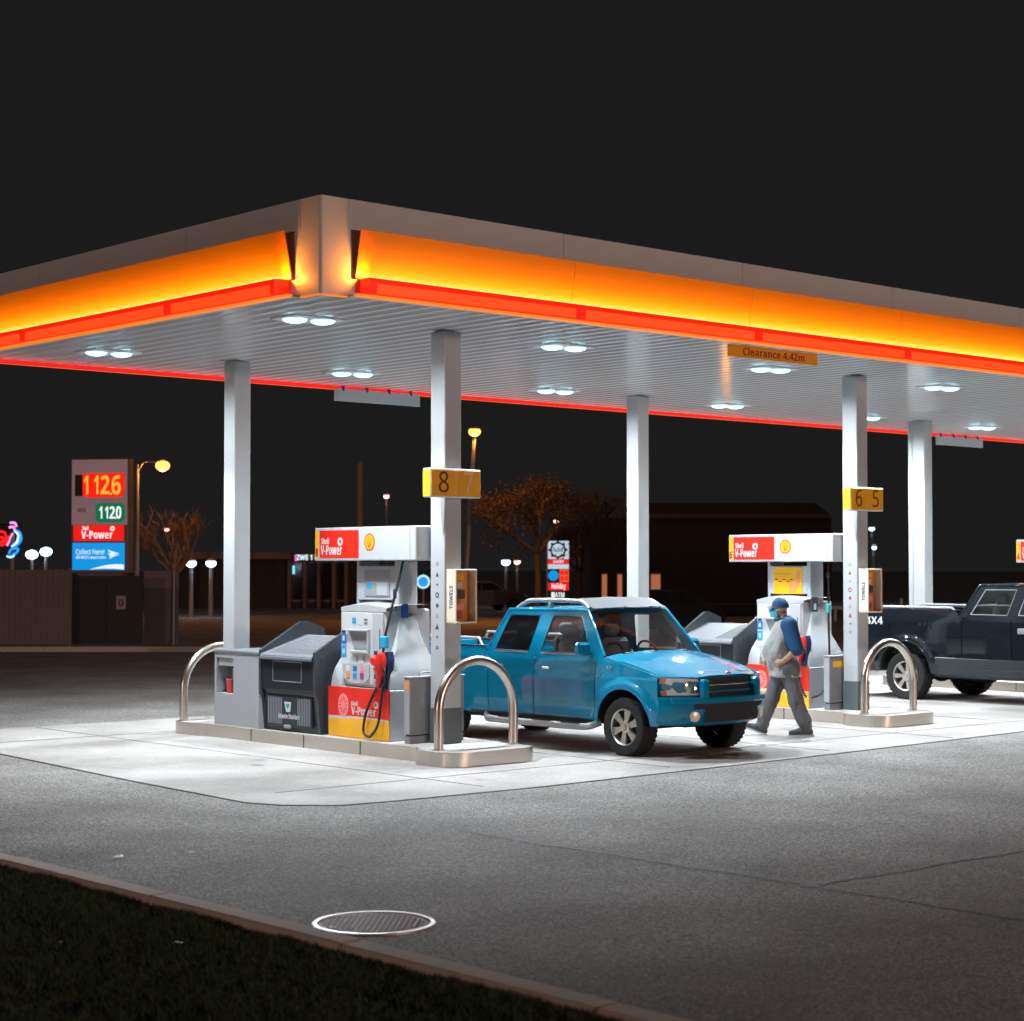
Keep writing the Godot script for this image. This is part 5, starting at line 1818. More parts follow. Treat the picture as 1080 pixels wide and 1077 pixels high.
func vehicles() -> void:
	var a := Truck.new()
	a.belt = 1.115
	a.w_bot = 1.14
	a.w_top = 1.565
	a.roof = 1.635
	a.z_nose = 0.87
	a.nose_drop = 0.28
	a.z_rear_axle = -3.22
	a.z_tail = -4.42
	a.sides = [[0.30, 0.945], [0.40, 0.965], [0.60, 0.992], [0.84, 1.0], [0.885, 1.002], [0.900, 0.984], [0.93, 0.982], [1.05, 0.972], [1.12, 0.945], [1.20, 0.92]]
	a.windows = [[-0.58, -1.44, -0.86, -1.35], [-1.66, -2.26, -1.58, -2.11]]
	a.seams = [-2.34, -1.52, -0.47]
	var t := pickup(a, "pickup_truck", "bright blue four door pickup with roof rack parked at the pump", Vector3(2.40, 0, 1.31), M.blue_paint, true)
	# roof rack with a slanted wind deflector
	var z0 := -0.98
	var z1 := -1.98
	for s: int in [-1, 1]:
		var r := MB.new()
		r.tube(curve([Vector3(s * 0.62, 1.645, z1 - 0.08), Vector3(s * 0.60, 1.71, z1 + 0.03), Vector3(s * 0.60, 1.745, z1 + 0.20), Vector3(s * 0.60, 1.745, z0 - 0.1), Vector3(s * 0.60, 1.72, z0 + 0.05), Vector3(s * 0.61, 1.655, z0 + 0.16)], 5), 0.027, 10)
		part("rack_rail", r, M.silver, t, 60.0)
		pbox("rack_foot", Vector3(s * 0.60 - 0.03, 1.63, -1.52), Vector3(s * 0.60 + 0.03, 1.73, -1.46), M.silver, t, 0.01)
	for j in 4:
		var b := MB.new()
		var zz := lerpf(z0 - 0.12, z1 + 0.12, j / 3.0)
		b.tube(PackedVector3Array([Vector3(-0.60, 1.735, zz), Vector3(0.60, 1.735, zz)]), 0.016, 8)
		part("rack_bar", b, M.silver, t)
	var df := MB.new()
	var rows := []
	for i in 9:
		var u := lerpf(-1, 1, i / 8.0)
		rows.append([Vector3(u * 0.61, 1.662 + 0.02 * (1 - u * u), -0.72 + 0.06 * (1 - u * u)), Vector3(u * 0.60, 1.71 + 0.015 * (1 - u * u), -0.86 + 0.05 * (1 - u * u)), Vector3(u * 0.58, 1.775 + 0.01 * (1 - u * u), -1.04)])
	df.grid(rows, true)
	part("wind_deflector", df, smat(0.085, 0.09, 0.10, 0.6), t, 50.0)
	for s: int in [-1, 1]:
		var st := MB.new()
		st.tube(curve([Vector3(s * 0.80, 0.36, -0.44), Vector3(s * 0.90, 0.315, -0.54), Vector3(s * 0.92, 0.305, -0.8), Vector3(s * 0.92, 0.305, -2.1), Vector3(s * 0.90, 0.315, -2.30), Vector3(s * 0.80, 0.36, -2.42)], 5), 0.042, 12)
		part("step_bar", st, M.silver, t, 60.0)
		for zz: float in [-0.8, -1.3, -1.9]:
			pbox("step_pad", Vector3(s * 0.92 - 0.03, 0.342, zz - 0.16), Vector3(s * 0.92 + 0.03, 0.351, zz + 0.16), M.rubber, t)
	words("badge_lettering", "V6", 0.05, Vector3(-0.875, 0.99, -0.22), -PI / 2, M.chrome, t)
	# second, dark pickup
	var d := Truck.new()
	d.half = 0.99
	d.sides = [[0.40, 0.95], [0.55, 0.985], [0.70, 1.0], [0.72, 0.992], [1.05, 1.0], [1.22, 0.985], [1.24, 0.99], [1.36, 0.96], [1.46, 0.93]]
	d.sill = 0.45
	d.belt = 1.36
	d.roof = 1.86
	d.roof_half = 0.76
	d.z_rear_axle = -3.68
	d.z_tail = -4.92
	d.z_nose = 0.95
	d.y_nose = 1.14
	d.z_a = -0.42
	d.z_a_top = -1.05
	d.z_back = -2.66
	d.z_back_top = -2.40
	d.y_bed = 1.45
	d.w_bot = 1.40
	d.w_top = 1.79
	d.windows = [[-0.80, -1.60, -1.08, -1.52], [-1.80, -2.46, -1.72, -2.28]]
	d.seams = [-2.60, -1.70, -0.50]
	d.arch = 0.50
	d.arch_y = 0.46
	d.wheel = 0.388
	d.tyre = 0.26
	d.flare = 0.035
	var e := pickup(d, "pickup_truck", "dark navy pickup with extended cab standing at the next pump", Vector3(12.38, 0, 1.63), M.navy_paint, false)
	for s: int in [-1, 1]:
		var ml := MB.new()
		var mr := []
		for i in 30:
			var z := lerpf(d.z_rear_axle + d.arch + 0.03, -d.arch - 0.04, i / 29.0)
			mr.append([Vector3(s * (d.side_x(0.46) + 0.003), 0.46, z), Vector3(s * (d.side_x(0.60) + 0.004), 0.60, z), Vector3(s * (d.side_x(0.70) + 0.004), 0.70, z), Vector3(s * (d.side_x(0.71) - 0.002), 0.712, z)])
		ml.grid(mr, s < 0)
		part("lower_cladding", ml, M.two_tone, e, 40.0)
	words("badge_lettering", "4X4", 0.12, Vector3(-0.982, 1.27, -4.30), -PI / 2, M.print_white, e, 1.2)
	pbox("third_brake_lamp", Vector3(-0.12, 1.80, -2.44), Vector3(0.12, 1.86, -2.40), M.red, e, 0.01)
	pbox("fuel_flap", Vector3(-0.996, 1.05, -4.16), Vector3(-0.988, 1.20, -4.0), M.navy_paint, e, 0.003)

# ------------------------------------------------------------------ the walking man
class Field:
	var o: Vector3
	var h: float
	var n: Vector3i
	var s := PackedFloat32Array()
	func _init(lo: Vector3, hi: Vector3, cell: float) -> void:
		o = lo
		h = cell
		n = Vector3i(((hi - lo) / cell).ceil()) + Vector3i.ONE
		s.resize(n.x * n.y * n.z)
	func bone(a: Vector3, b: Vector3, ra: float, rb: float, k := 0.016) -> void:
		var m := maxf(ra, rb) + k * 4.0
		var lo := Vector3i(((a.min(b) - Vector3.ONE * m - o) / h).floor()).clamp(Vector3i.ZERO, n - Vector3i.ONE)
		var hi := Vector3i(((a.max(b) + Vector3.ONE * m - o) / h).ceil()).clamp(Vector3i.ZERO, n - Vector3i.ONE)
		var ab := b - a
		var l2 := maxf(ab.length_squared(), 1e-9)
		for z in range(lo.z, hi.z + 1):
			for y in range(lo.y, hi.y + 1):
				var at := (z * n.y + y) * n.x
				for x in range(lo.x, hi.x + 1):
					var q := o + Vector3(x, y, z) * h - a
					var t := clampf(q.dot(ab) / l2, 0.0, 1.0)
					var d := (q - ab * t).length() - lerpf(ra, rb, t)
					if d < k * 4.0: s[at + x] += exp(-d / k)
	func mesh(mb: MB) -> void:
		var vid := {}
		var pts := []
		var f := func(i: Vector3i) -> float: return log(maxf(s[(i.z * n.y + i.y) * n.x + i.x], 1e-6))
		var edges := [[0, 1], [2, 3], [4, 5], [6, 7], [0, 2], [1, 3], [4, 6], [5, 7], [0, 4], [1, 5], [2, 6], [3, 7]]
		var off := []
		for c in 8: off.append(Vector3i(c & 1, (c >> 1) & 1, c >> 2))
		for z in n.z - 1:
			for y in n.y - 1:
				var at := (z * n.y + y) * n.x
				for x in n.x - 1:
					var i := at + x
					var c := 0
					var sy := n.x
					var sz := n.x * n.y
					if s[i] > 1.0: c += 1
					if s[i + 1] > 1.0: c += 1
					if s[i + sy] > 1.0: c += 1
					if s[i + sy + 1] > 1.0: c += 1
					if s[i + sz] > 1.0: c += 1
					if s[i + sz + 1] > 1.0: c += 1
					if s[i + sz + sy] > 1.0: c += 1
					if s[i + sz + sy + 1] > 1.0: c += 1
					if c == 0 or c == 8: continue
					var cell := Vector3i(x, y, z)
					var v := []
					for q: Vector3i in off: v.append(f.call(cell + q))
					var sum := Vector3()
					var cnt := 0
					for e: Array in edges:
						var a: float = v[e[0]]
						var b: float = v[e[1]]
						if (a > 0.0) != (b > 0.0):
							sum += Vector3(off[e[0]]).lerp(Vector3(off[e[1]]), clampf(a / (a - b), 0.02, 0.98))
							cnt += 1
					vid[cell] = pts.size()
					pts.append(o + (Vector3(cell) + sum / cnt) * h)
		for cell: Vector3i in vid:
			for ax in 3:
				var d := Vector3i.ZERO
				d[ax] = 1
				var u := Vector3i.ZERO
				u[(ax + 1) % 3] = 1
				var w := Vector3i.ZERO
				w[(ax + 2) % 3] = 1
				var a: bool = s[(cell.z * n.y + cell.y) * n.x + cell.x] > 1.0
				var e := cell + d
				var b: bool = s[(e.z * n.y + e.y) * n.x + e.x] > 1.0
				if a == b: continue
				if not (vid.has(cell - u) and vid.has(cell - w) and vid.has(cell - u - w)): continue
				var p0: Vector3 = pts[vid[cell]]
				var p1: Vector3 = pts[vid[cell - u]]
				var p2: Vector3 = pts[vid[cell - u - w]]
				var p3: Vector3 = pts[vid[cell - w]]
				if a: mb.quad(p0, p1, p2, p3)
				else: mb.quad(p3, p2, p1, p0)

func person() -> void:
	# x runs to the man's back, y up, z towards his left side; he walks along -x
	var t := thing("person", "man in blue cap, face mask, blue and grey jersey and grey trousers walking", "person", Vector3(4.81, 0.009, 0.78), -YAW)
	var V := func(x: float, y: float, z: float) -> Vector3: return Vector3(x, y, z)
	var hipL := Vector3(0.14, 0.88, 0.09)
	var hipR := Vector3(0.11, 0.88, -0.09)
	var kneeL := Vector3(0.235, 0.47, 0.10)
	var ankL := Vector3(0.375, 0.095, 0.10)
	var kneeR := Vector3(-0.035, 0.475, -0.10)
	var ankR := Vector3(-0.175, 0.105, -0.10)
	var shL := Vector3(0.15, 1.40, 0.185)
	var shR := Vector3(0.12, 1.40, -0.185)
	var elL := Vector3(0.235, 1.10, 0.255)
	var wrL := Vector3(0.065, 0.945, 0.21)
	var elR := Vector3(0.17, 1.11, -0.25)
	var wrR := Vector3(-0.02, 0.955, -0.15)
	var skin := MB.new()
	var b := Field.new(Vector3(-0.5, -0.02, -0.42), Vector3(0.62, 1.50, 0.42), 0.013)
	b.bone(V.call(0.10, 1.30, -0.06), V.call(0.11, 1.30, 0.06), 0.11, 0.11)
	b.bone(V.call(0.06, 1.06, -0.04), V.call(0.06, 1.06, 0.04), 0.12, 0.12)
	b.bone(hipL.lerp(hipR, 0.25), hipR.lerp(hipL, 0.25), 0.12, 0.12)
	b.bone(V.call(0.12, 1.42, 0), V.call(0.075, 1.53, 0), 0.062, 0.055)
	b.bone(shL, elL, 0.058, 0.048); b.bone(elL, wrL, 0.046, 0.032)
	b.bone(shR, elR, 0.058, 0.048); b.bone(elR, wrR, 0.046, 0.032)
	b.bone(hipL, kneeL, 0.085, 0.06); b.bone(kneeL, ankL, 0.056, 0.042)
	b.bone(hipR, kneeR, 0.085, 0.06); b.bone(kneeR, ankR, 0.056, 0.042)
	b.mesh(skin)
	# hands: palm, four fingers curled round nothing, thumb
	for hnd: Array in [[wrL, Vector3(-0.80, -0.42, -0.42).normalized(), 1.0], [wrR, Vector3(-0.85, -0.40, 0.34).normalized(), -1.0]]:
		var w: Vector3 = hnd[0]
		var d: Vector3 = hnd[1]
		var side: Vector3 = d.cross(Vector3(0, 0, hnd[2])).normalized()
		var curl: Vector3 = side.cross(d).normalized() * hnd[2]
		var f := Field.new(w - Vector3.ONE * 0.17, w + Vector3.ONE * 0.17, 0.0055)
		f.bone(w, w + d * 0.05, 0.030, 0.033, 0.007)
		f.bone(w + d * 0.04 - side * 0.022, w + d * 0.08 - side * 0.026, 0.020, 0.018, 0.006)
		f.bone(w + d * 0.04 + side * 0.022, w + d * 0.08 + side * 0.026, 0.020, 0.018, 0.006)
		for i in 4:
			var k := w + d * 0.085 + side * (0.030 - 0.020 * i)
			var ln: float = [0.034, 0.040, 0.038, 0.030][i]
			var m := k + d * ln * 0.9 - curl * ln * 0.5
			f.bone(k, m, 0.0098, 0.009, 0.003)
			f.bone(m, m + d * ln * 0.1 - curl * ln * 0.8, 0.009, 0.0082, 0.003)
		f.bone(w + d * 0.03 + side * 0.03, w + d * 0.065 + side * 0.055 - curl * 0.01, 0.013, 0.011, 0.004)
		f.bone(w + d * 0.065 + side * 0.055 - curl * 0.01, w + d * 0.10 + side * 0.045 - curl * 0.02, 0.011, 0.009, 0.004)
		f.mesh(skin)
	# head, looking ahead and a little down
	var hc := Vector3(0.045, 1.615, 0)
	var hf := Field.new(hc + Vector3(-0.17, -0.19, -0.13), hc + Vector3(0.16, 0.15, 0.13), 0.0075)
	hf.bone(hc + V.call(0.018, 0.030, -0.014), hc + V.call(0.018, 0.030, 0.014), 0.086, 0.086, 0.012)
	hf.bone(hc + V.call(0.012, -0.02, 0), hc + V.call(-0.045, -0.085, 0), 0.068, 0.040, 0.012)
	hf.bone(hc + V.call(-0.055, 0.005, 0), hc + V.call(-0.105, -0.035, 0), 0.022, 0.015, 0.008)
	hf.bone(hc + V.call(-0.06, -0.065, 0), hc + V.call(-0.078, -0.072, 0), 0.022, 0.016, 0.008)
	for s: int in [-1, 1]:
		hf.bone(hc + V.call(-0.062, 0.018, s * 0.036), hc + V.call(-0.050, 0.018, s * 0.05), 0.018, 0.016, 0.008)
		hf.bone(hc + V.call(0.024, -0.004, s * 0.086), hc + V.call(0.030, -0.030, s * 0.084), 0.014, 0.010, 0.005)
	hf.bone(hc + V.call(0.04, -0.05, 0), V.call(0.10, 1.50, 0), 0.058, 0.058, 0.012)
	hf.mesh(skin)
	part("body", skin, M.skin, t, 80.0)
	# clothing
	M.jersey_grey = smat(0.36, 0.365, 0.35, 0.9)
	M.jersey_blue = smat(0.005, 0.060, 0.155, 0.85)
	M.trousers = smat(0.135, 0.135, 0.14, 0.9)
	var fold := FastNoiseLite.new()
	fold.seed = 4
	fold.frequency = 5.5
	var jm := MB.new()
	var prof := [[0.742, 0.125, 0.186, 0.196], [0.75, 0.125, 0.198, 0.204], [0.84, 0.115, 0.200, 0.208], [0.94, 0.082, 0.200, 0.206], [1.05, 0.050, 0.205, 0.202], [1.14, 0.050, 0.198, 0.200], [1.24, 0.075, 0.175, 0.198], [1.33, 0.100, 0.155, 0.192], [1.40, 0.115, 0.135, 0.175], [1.45, 0.118, 0.108, 0.135], [1.49, 0.105, 0.078, 0.086], [1.505, 0.098, 0.066, 0.072]]
	var rings := []
	for q in 45:
		var y := lerpf(0.742, 1.505, q / 44.0)
		var e := 0
		while e < prof.size() - 2 and prof[e + 1][0] < y: e += 1
		var u := clampf((y - prof[e][0]) / (prof[e + 1][0] - prof[e][0]), 0, 1)
		var cx: float = lerpf(prof[e][1], prof[e + 1][1], u)
		var rx: float = lerpf(prof[e][2], prof[e + 1][2], u)
		var rz: float = lerpf(prof[e][3], prof[e + 1][3], u)
		var ring := PackedVector3Array()
		for w in 56:
			var a := -TAU * w / 56.0
			var loose := clampf((1.42 - y) * 4.0, 0.0, 1.0)
			var nz := fold.get_noise_3d(cos(a) * 0.5, y * 0.9 + 0.5 * cos(a), sin(a) * 0.5) * 0.030 * loose
			nz += 0.010 * loose * sin(a * 5.0 + y * 14.0 + 2.0 * sin(y * 7.0))
			ring.append(Vector3(cx + cos(a) * (rx + nz), y, sin(a) * (rz + nz)))
		rings.append(ring)
	jm.loft(rings, true, true)
	part("jersey", jm, M.jersey_grey, t, 80.0)
	for s: int in [-1, 1]:
		var sh: Vector3 = shL if s > 0 else shR
		var el: Vector3 = elL if s > 0 else elR
		var g := Field.new(Vector3(-0.08, 1.0, -0.42 if s < 0 else -0.06), Vector3(0.46, 1.56, 0.06 if s < 0 else 0.42), 0.011)
		g.bone(sh, el.lerp(sh, 0.02), 0.102, 0.088, 0.016)
		g.bone(V.call(0.155, 1.43, s * 0.03), sh + V.call(0.0, 0.0, -s * 0.02), 0.088, 0.096, 0.016)
		g.bone(V.call(0.15, 1.36, s * 0.06), V.call(0.16, 1.22, s * 0.12), 0.112, 0.112, 0.016)
		var gm := MB.new()
		g.mesh(gm)
		part("sleeve", gm, M.jersey_blue, t, 80.0)
	var tr := Field.new(Vector3(-0.36, 0.03, -0.32), Vector3(0.56, 0.98, 0.32), 0.012)
	tr.bone(hipL, hipR, 0.148, 0.148, 0.02)
	tr.bone(hipL, kneeL, 0.118, 0.092, 0.018)
	tr.bone(kneeL, ankL + V.call(-0.01, 0.03, 0), 0.090, 0.078, 0.018)
	tr.bone(hipR, kneeR, 0.118, 0.094, 0.018)
	tr.bone(kneeR, ankR + V.call(0.02, 0.03, 0), 0.092, 0.080, 0.018)
	for q in 5:       # folds
		var u := q / 5.0
		var kl := kneeL.lerp(ankL, 0.15 + u * 0.8)
		tr.bone(kl + V.call(-0.06, 0.0, 0.05), kl + V.call(0.06, 0.035, 0.055), 0.022, 0.018, 0.014)
		var kr := kneeR.lerp(ankR, 0.10 + u * 0.8)
		tr.bone(kr + V.call(-0.06, 0.03, 0.05), kr + V.call(0.06, -0.01, 0.055), 0.022, 0.018, 0.014)
	var tm := MB.new()
	tr.mesh(tm)
	for q in tm.p.size():
		var v := tm.p[q]
		var nz := fold.get_noise_3d(v.x * 1.6, v.y * 0.9 + v.x, v.z * 1.2) * 0.026
		tm.p[q] = v + Vector3(nz, 0, nz * 0.6)
	part("trousers", tm, M.trousers, t, 80.0)
	M.shoe = smat(0.075, 0.085, 0.10, 0.7)
	M.sole = smat(0.50, 0.50, 0.50, 0.7)
	for q: Array in [[ankL, Vector3(-1, -0.02, 0), 0.030], [ankR, Vector3(-0.94, 0.34, 0), 0.028]]:
		var a: Vector3 = q[0]
		var d: Vector3 = q[1].normalized()
		var heel := Vector3(a.x + 0.045, q[2] + 0.012, a.z)
		var f := Field.new(heel - Vector3(0.36, 0.06, 0.08), heel + Vector3(0.09, 0.20, 0.08), 0.010)
		f.bone(heel + Vector3(0, 0.012, 0), heel + d * 0.13 + Vector3(0, 0.018, 0), 0.040, 0.046, 0.010)
		f.bone(heel + d * 0.13 + Vector3(0, 0.014, 0), heel + d * 0.24 + Vector3(0, 0.006, 0), 0.046, 0.034, 0.010)
		f.bone(heel + Vector3(-0.02, 0.03, 0), a + Vector3(0, 0.0, 0), 0.042, 0.044, 0.010)
		var sm := MB.new()
		f.mesh(sm)
		var so := part("shoe", sm, M.shoe, t, 80.0)
		var sl := MB.new()
		var nn := Vector3(-d.y, d.x, 0)
		if nn.y < 0.0: nn = -nn
		sl.slab(PackedVector2Array([Vector2(-0.05, -0.03), Vector2(-0.02, -0.045), Vector2(0.12, -0.048), Vector2(0.22, -0.042), Vector2(0.275, -0.015), Vector2(0.275, 0.015), Vector2(0.22, 0.042), Vector2(0.12, 0.048), Vector2(-0.02, 0.045), Vector2(-0.05, 0.03)]), heel - nn * 0.040, d, Vector3(0, 0, 1), nn * 0.022)
		part("sole", sl, M.sole, so)
	# cap, hair, mask, glasses
	var cap := MB.new()
	var rows := []
	for i in 9:
		var a := PI * 0.5 * i / 8.0
		var ring := []
		for k in 25:
			var w := TAU * k / 24.0
			ring.append(hc + Vector3(0.020 + cos(w) * 0.114 * cos(a), 0.008 + (0.012 if cos(w) < -0.2 else 0.0) + 0.120 * sin(a), sin(w) * 0.112 * cos(a)))
		rows.append(ring)
	cap.grid(rows, true)
	M.cap = smat(0.005, 0.055, 0.15, 0.85)
	var co := part("cap", cap, M.cap, t, 80.0)
	var brim := MB.new()
	var br := []
	for i in 9:
		var w := lerpf(-1.15, 1.15, i / 8.0)
		var inn := hc + Vector3(0.020 - cos(w) * 0.104, 0.026, sin(w) * 0.095)
		var out := hc + Vector3(0.020 - 0.085 - cos(w) * 0.100, 0.012 - 0.004 * cos(w), sin(w) * 0.085)
		br.append([inn, (inn + out) * 0.5 + Vector3(0, 0.006 * cos(w), 0), out])
	brim.grid(br)
	part("brim", brim, M.cap, co)
	var hair := MB.new()
	var hr := []
	for i in 6:
		var y := lerpf(-0.055, 0.036, i / 5.0)
		var ring := []
		for k in 13:
			var w := lerpf(-1.75, 1.75, k / 12.0)
			ring.append(hc + Vector3(0.020 + cos(w) * (0.094 - 0.020 * (1 - i / 5.0)), y, sin(w) * (0.092 - 0.014 * (1 - i / 5.0))))
		hr.append(ring)
	hair.grid(hr, true)
	M.hair = smat(0.085, 0.035, 0.028, 0.8)
	part("hair", hair, M.hair, t, 80.0)
	var mask := MB.new()
	var mr := []
	for i in 7:
		var u := i / 6.0
		var row := []
		for k in 11:
			var w := lerpf(-1.15, 1.15, k / 10.0)
			var rad := lerpf(0.098, 0.112, sin(PI * clampf(u * 0.8 + 0.1, 0, 1)))
			row.append(hc + Vector3(0.006 - cos(w) * rad - 0.012 * cos(w * 2.0) * (1.0 - u), lerpf(-0.112, -0.012, u), sin(w) * 0.082))
		mr.append(row)
	mask.grid(mr)
	M.mask = smat(0.06, 0.36, 0.42, 0.8)
	var mo := part("face_mask", mask, M.mask, t, 80.0)
	for s: int in [-1, 1]:
		var lp := MB.new()
		lp.tube(curve([hc + Vector3(-0.035, -0.03, s * 0.078), hc + Vector3(0.0, -0.008, s * 0.092), hc + Vector3(0.035, 0.0, s * 0.096)], 4), 0.0025, 5)
		part("ear_loop", lp, M.print_white, mo)
		var gl := MB.new()
		gl.tube(arc(hc + Vector3(-0.082, 0.016, s * 0.036), Vector3(-0.004, 0, 0.024), Vector3(0, 0.017, 0), 0, TAU, 14), 0.003, 5, false)
		gl.tube(PackedVector3Array([hc + Vector3(-0.078, 0.018, s * 0.060), hc + Vector3(0.02, 0.020, s * 0.092)]), 0.003, 5)
		part("glasses", gl, M.print_dark, t)
	var col := MB.new()
	col.tube(arc(V.call(0.085, 1.485, 0), Vector3(0.085, 0.02, 0), Vector3(0, 0, 0.080), 0, TAU, 20), 0.018, 8, false)
	part("collar", col, M.jersey_blue, t, 80.0)

# ------------------------------------------------------------------ what lies behind the forecourt
# each thing stands on the ground; its distance follows from where its foot meets the ground
func far_thing(called: String, label: String, category: String, px: float, depth: float, turn := 0.0, group := "") -> Node3D:
	return thing(called, label, category, on_ground(px, depth), -YAW + turn, group)

func ypx(py: float, depth: float) -> float:
	return EYE.y + (597.0 - py) * depth / FOCUS

func background() -> void:
	var m := 1.0 / FOCUS
	# timber fence
	var d := 50.6
	var f := far_thing("board_fence", "brown timber board fence below the neon signs", "fence", 73.0, d, 0.06)
	var wide := 7.4
	var hgt := 2.08
	var boards := []
	for v in 3:
		var mb := MB.new()
		mb.box(Vector3(0.003, 0.05, 0), Vector3(0.142, hgt - 0.012 * v, 0.022), 0.004)
		boards.append(mb.done(20.0))
	for i in int(wide / 0.145):
		var o := piece("board", boards[rng.randi() % 3], M.wood, f)
		o.position = Vector3(-0.145 * (i + 1), 0, rng.randf_range(0.0, 0.008))
	for y: float in [0.42, 1.50]:
		pbox("rail", Vector3(-wide, y, 0.030), Vector3(0, y + 0.09, 0.066), M.wood, f, 0.004)
	for i in 4: pbox("post", Vector3(-2.4 * i - 0.06, 0, -0.10), Vector3(-2.4 * i + 0.05, hgt + 0.04, -0.001), M.wood, f, 0.006)
	# gate of the bin store, and the panel beside it
	M.gate = smat(0.035, 0.034, 0.036, 0.7)
	var g := far_thing("bin_store_gate", "dark solid gate with a small pale notice", "gate", 112.0, 51.0)
	pbox("leaf", Vector3(-0.96, 0.06, -0.02), Vector3(-0.005, 1.90, 0.02), M.gate, g, 0.006)
	pbox("leaf", Vector3(0.005, 0.06, -0.02), Vector3(0.98, 1.90, 0.02), M.gate, g, 0.006)
	for y: float in [0.20, 1.0, 1.75]: pbox("brace", Vector3(-0.94, y, 0.02), Vector3(0.96, y + 0.06, 0.04), M.gate, g, 0.004)
	M.notice = smat(0.42, 0.32, 0.31, 0.6)
	pbox("notice", Vector3(0.27, 1.00, 0.041), Vector3(0.53, 1.36, 0.048), M.notice, g)
	words("number", "0", 0.2, Vector3(0.40, 1.17, 0.049), 0, M.print_dark, g)
	var gp := far_thing("fence_panel", "grey board panel with a pale steel post beside the dark gate", "fence", 152.0, 52.0)
	M.grey_wood = smat(0.12, 0.11, 0.11, 0.8)
	for i in 7: pbox("board", Vector3(0.135 * i, 0.04, 0), Vector3(0.135 * i + 0.131, 2.02, 0.02), M.grey_wood, gp, 0.003)
	pbox("cap_board", Vector3(-0.02, 1.55, 0.02), Vector3(0.95, 2.04, 0.035), M.wood, gp, 0.004)
	var pst := MB.new()
	pst.tube(PackedVector3Array([Vector3(0.82, 0, 0.07), Vector3(0.82, 2.05, 0.07)]), 0.035, 10)
	part("post", pst, M.galv, gp, 60.0)
	# kerb along the back of the forecourt
	var kb := MB.new()
	var k0 := on_ground(-120, 47.6)
	var k1 := on_ground(760, 47.6)
	var dir := (k1 - k0).normalized()
	var len := (k1 - k0).length()
	var nrm := Vector3(dir.z, 0, -dir.x)
	var s := 0.0
	while s < len:
		kb.slab(PackedVector2Array([Vector2(0, 0), Vector2(1.99, 0), Vector2(1.99, 0.13), Vector2(0, 0.13)]), k0 + dir * s, dir, Vector3.UP, nrm * 0.16)
		s += 2.0
	struct(part("back_kerb", kb, M.kerb, self))
	price_sign()
	neon_sign()
	totem_sign()
	# lamps
	var sodium := Color(1.0, 0.62, 0.28)
	var pink := Color(1.0, 0.72, 0.66)
	var cold := Color(0.75, 0.88, 1.0)
	lamp_at("street lamp on a bent arm behind the price sign", 171, 489, 78, -1.05, 0.0, 12.0, sodium, 4.0, 0.30)
	lamp_at("leaning street lamp lit orange behind the numbered column", 500, 453, 72, 0.0, -0.42, 55.0, sodium, 4.0, 0.24)
	lamp_at("small pinkish lamp above the first pump's header", 407, 522, 115, 0.0, 0.0, 3.0, pink, 5.0)
	lamp_at("small pinkish lamp over the striped totem sign", 586, 548, 120, 0.0, 0.0, 2.5, pink, 5.0)
	lamp_at("pinkish lamp glowing among the bare branches", 175, 557, 120, 0.0, 0.0, 2.5, pink, 5.0)
	lamp_at("white lamp post beside the low shop", 201, 592, 80, 0.0, 0.0, 1.2, cold, 8.0, 0.22)
	lamp_at("white lamp post nearer the rear column beside the low shop", 222, 592, 80, 0.0, 0.0, 1.2, cold, 8.0, 0.22)
	lamp_at("thin white lamp post under the leafy tree", 533, 591, 92, 0.0, 0.0, 1.2, cold, 8.0, 0.22)
	lamp_at("pinkish lamp beside the thin white lamp post", 545, 591, 100, 0.0, 0.0, 3.0, pink, 5.0)
	lamp_at("bright white lamp over the timber fence", 33, 583, 95, 0.0, 0.0, 1.5, Color(0.95, 0.95, 1.0), 8.0, 0.30)
	lamp_at("bright bluish lamp over the timber fence", 48, 580, 95, 0.0, 0.0, 1.5, cold, 8.0, 0.30)
	lamp_at("small cold lamp seen past the numbered column and dispenser", 919, 556, 110, 0.0, 0.0, 1.0, cold, 5.0)
	lamp_at("small cold lamp low behind the column's dispenser", 921, 576, 110, 0.0, 0.0, 1.0, cold, 5.0)
	# utility pole
	var up := far_thing("utility_pole", "tall wooden utility pole behind the first pump", "pole", 379, 84)
	var pm := MB.new()
	pm.tube(PackedVector3Array([Vector3.ZERO, Vector3(0, ypx(487, 84), 0)]), [0.16, 0.11], 10)
	part("pole", pm, M.wood, up, 60.0)
	bare_tree()
	leafy_tree("spreading autumn tree with orange lit leaves behind the blue pickup", 566, 76, 2.3, 5.9, 6500, 31)
	leafy_tree("dim leafy tree beyond the rear column", 640, 84, 2.4, 5.3, 4500, 32)
	leafy_tree("dim leafy tree low behind the striped totem sign", 610, 90, 2.0, 4.2, 3500, 33)
	shops()
	parked_car("dark parked car with an orange lamp behind the blue pickup's windscreen", 705, 58, 0.9, true)
	parked_car("pale parked car beyond the forecourt beside the cream dispenser", 508, 92, 0.5, false)
	# guard rail
	var gr := far_thing("guard_rail", "low steel guard rail beyond the dark pickup's bed", "rail", 930, 74)
	var rb := MB.new()
	rb.box(Vector3(-2.2, 0.45, 0), Vector3(2.4, 0.62, 0.05), 0.02)
	part("beam", rb, M.galv, gr)
	for i in 4: pbox("post", Vector3(-1.9 + 1.3 * i, 0, -0.08), Vector3(-1.8 + 1.3 * i, 0.9 if i == 2 else 0.62, -0.001), M.galv, gr)

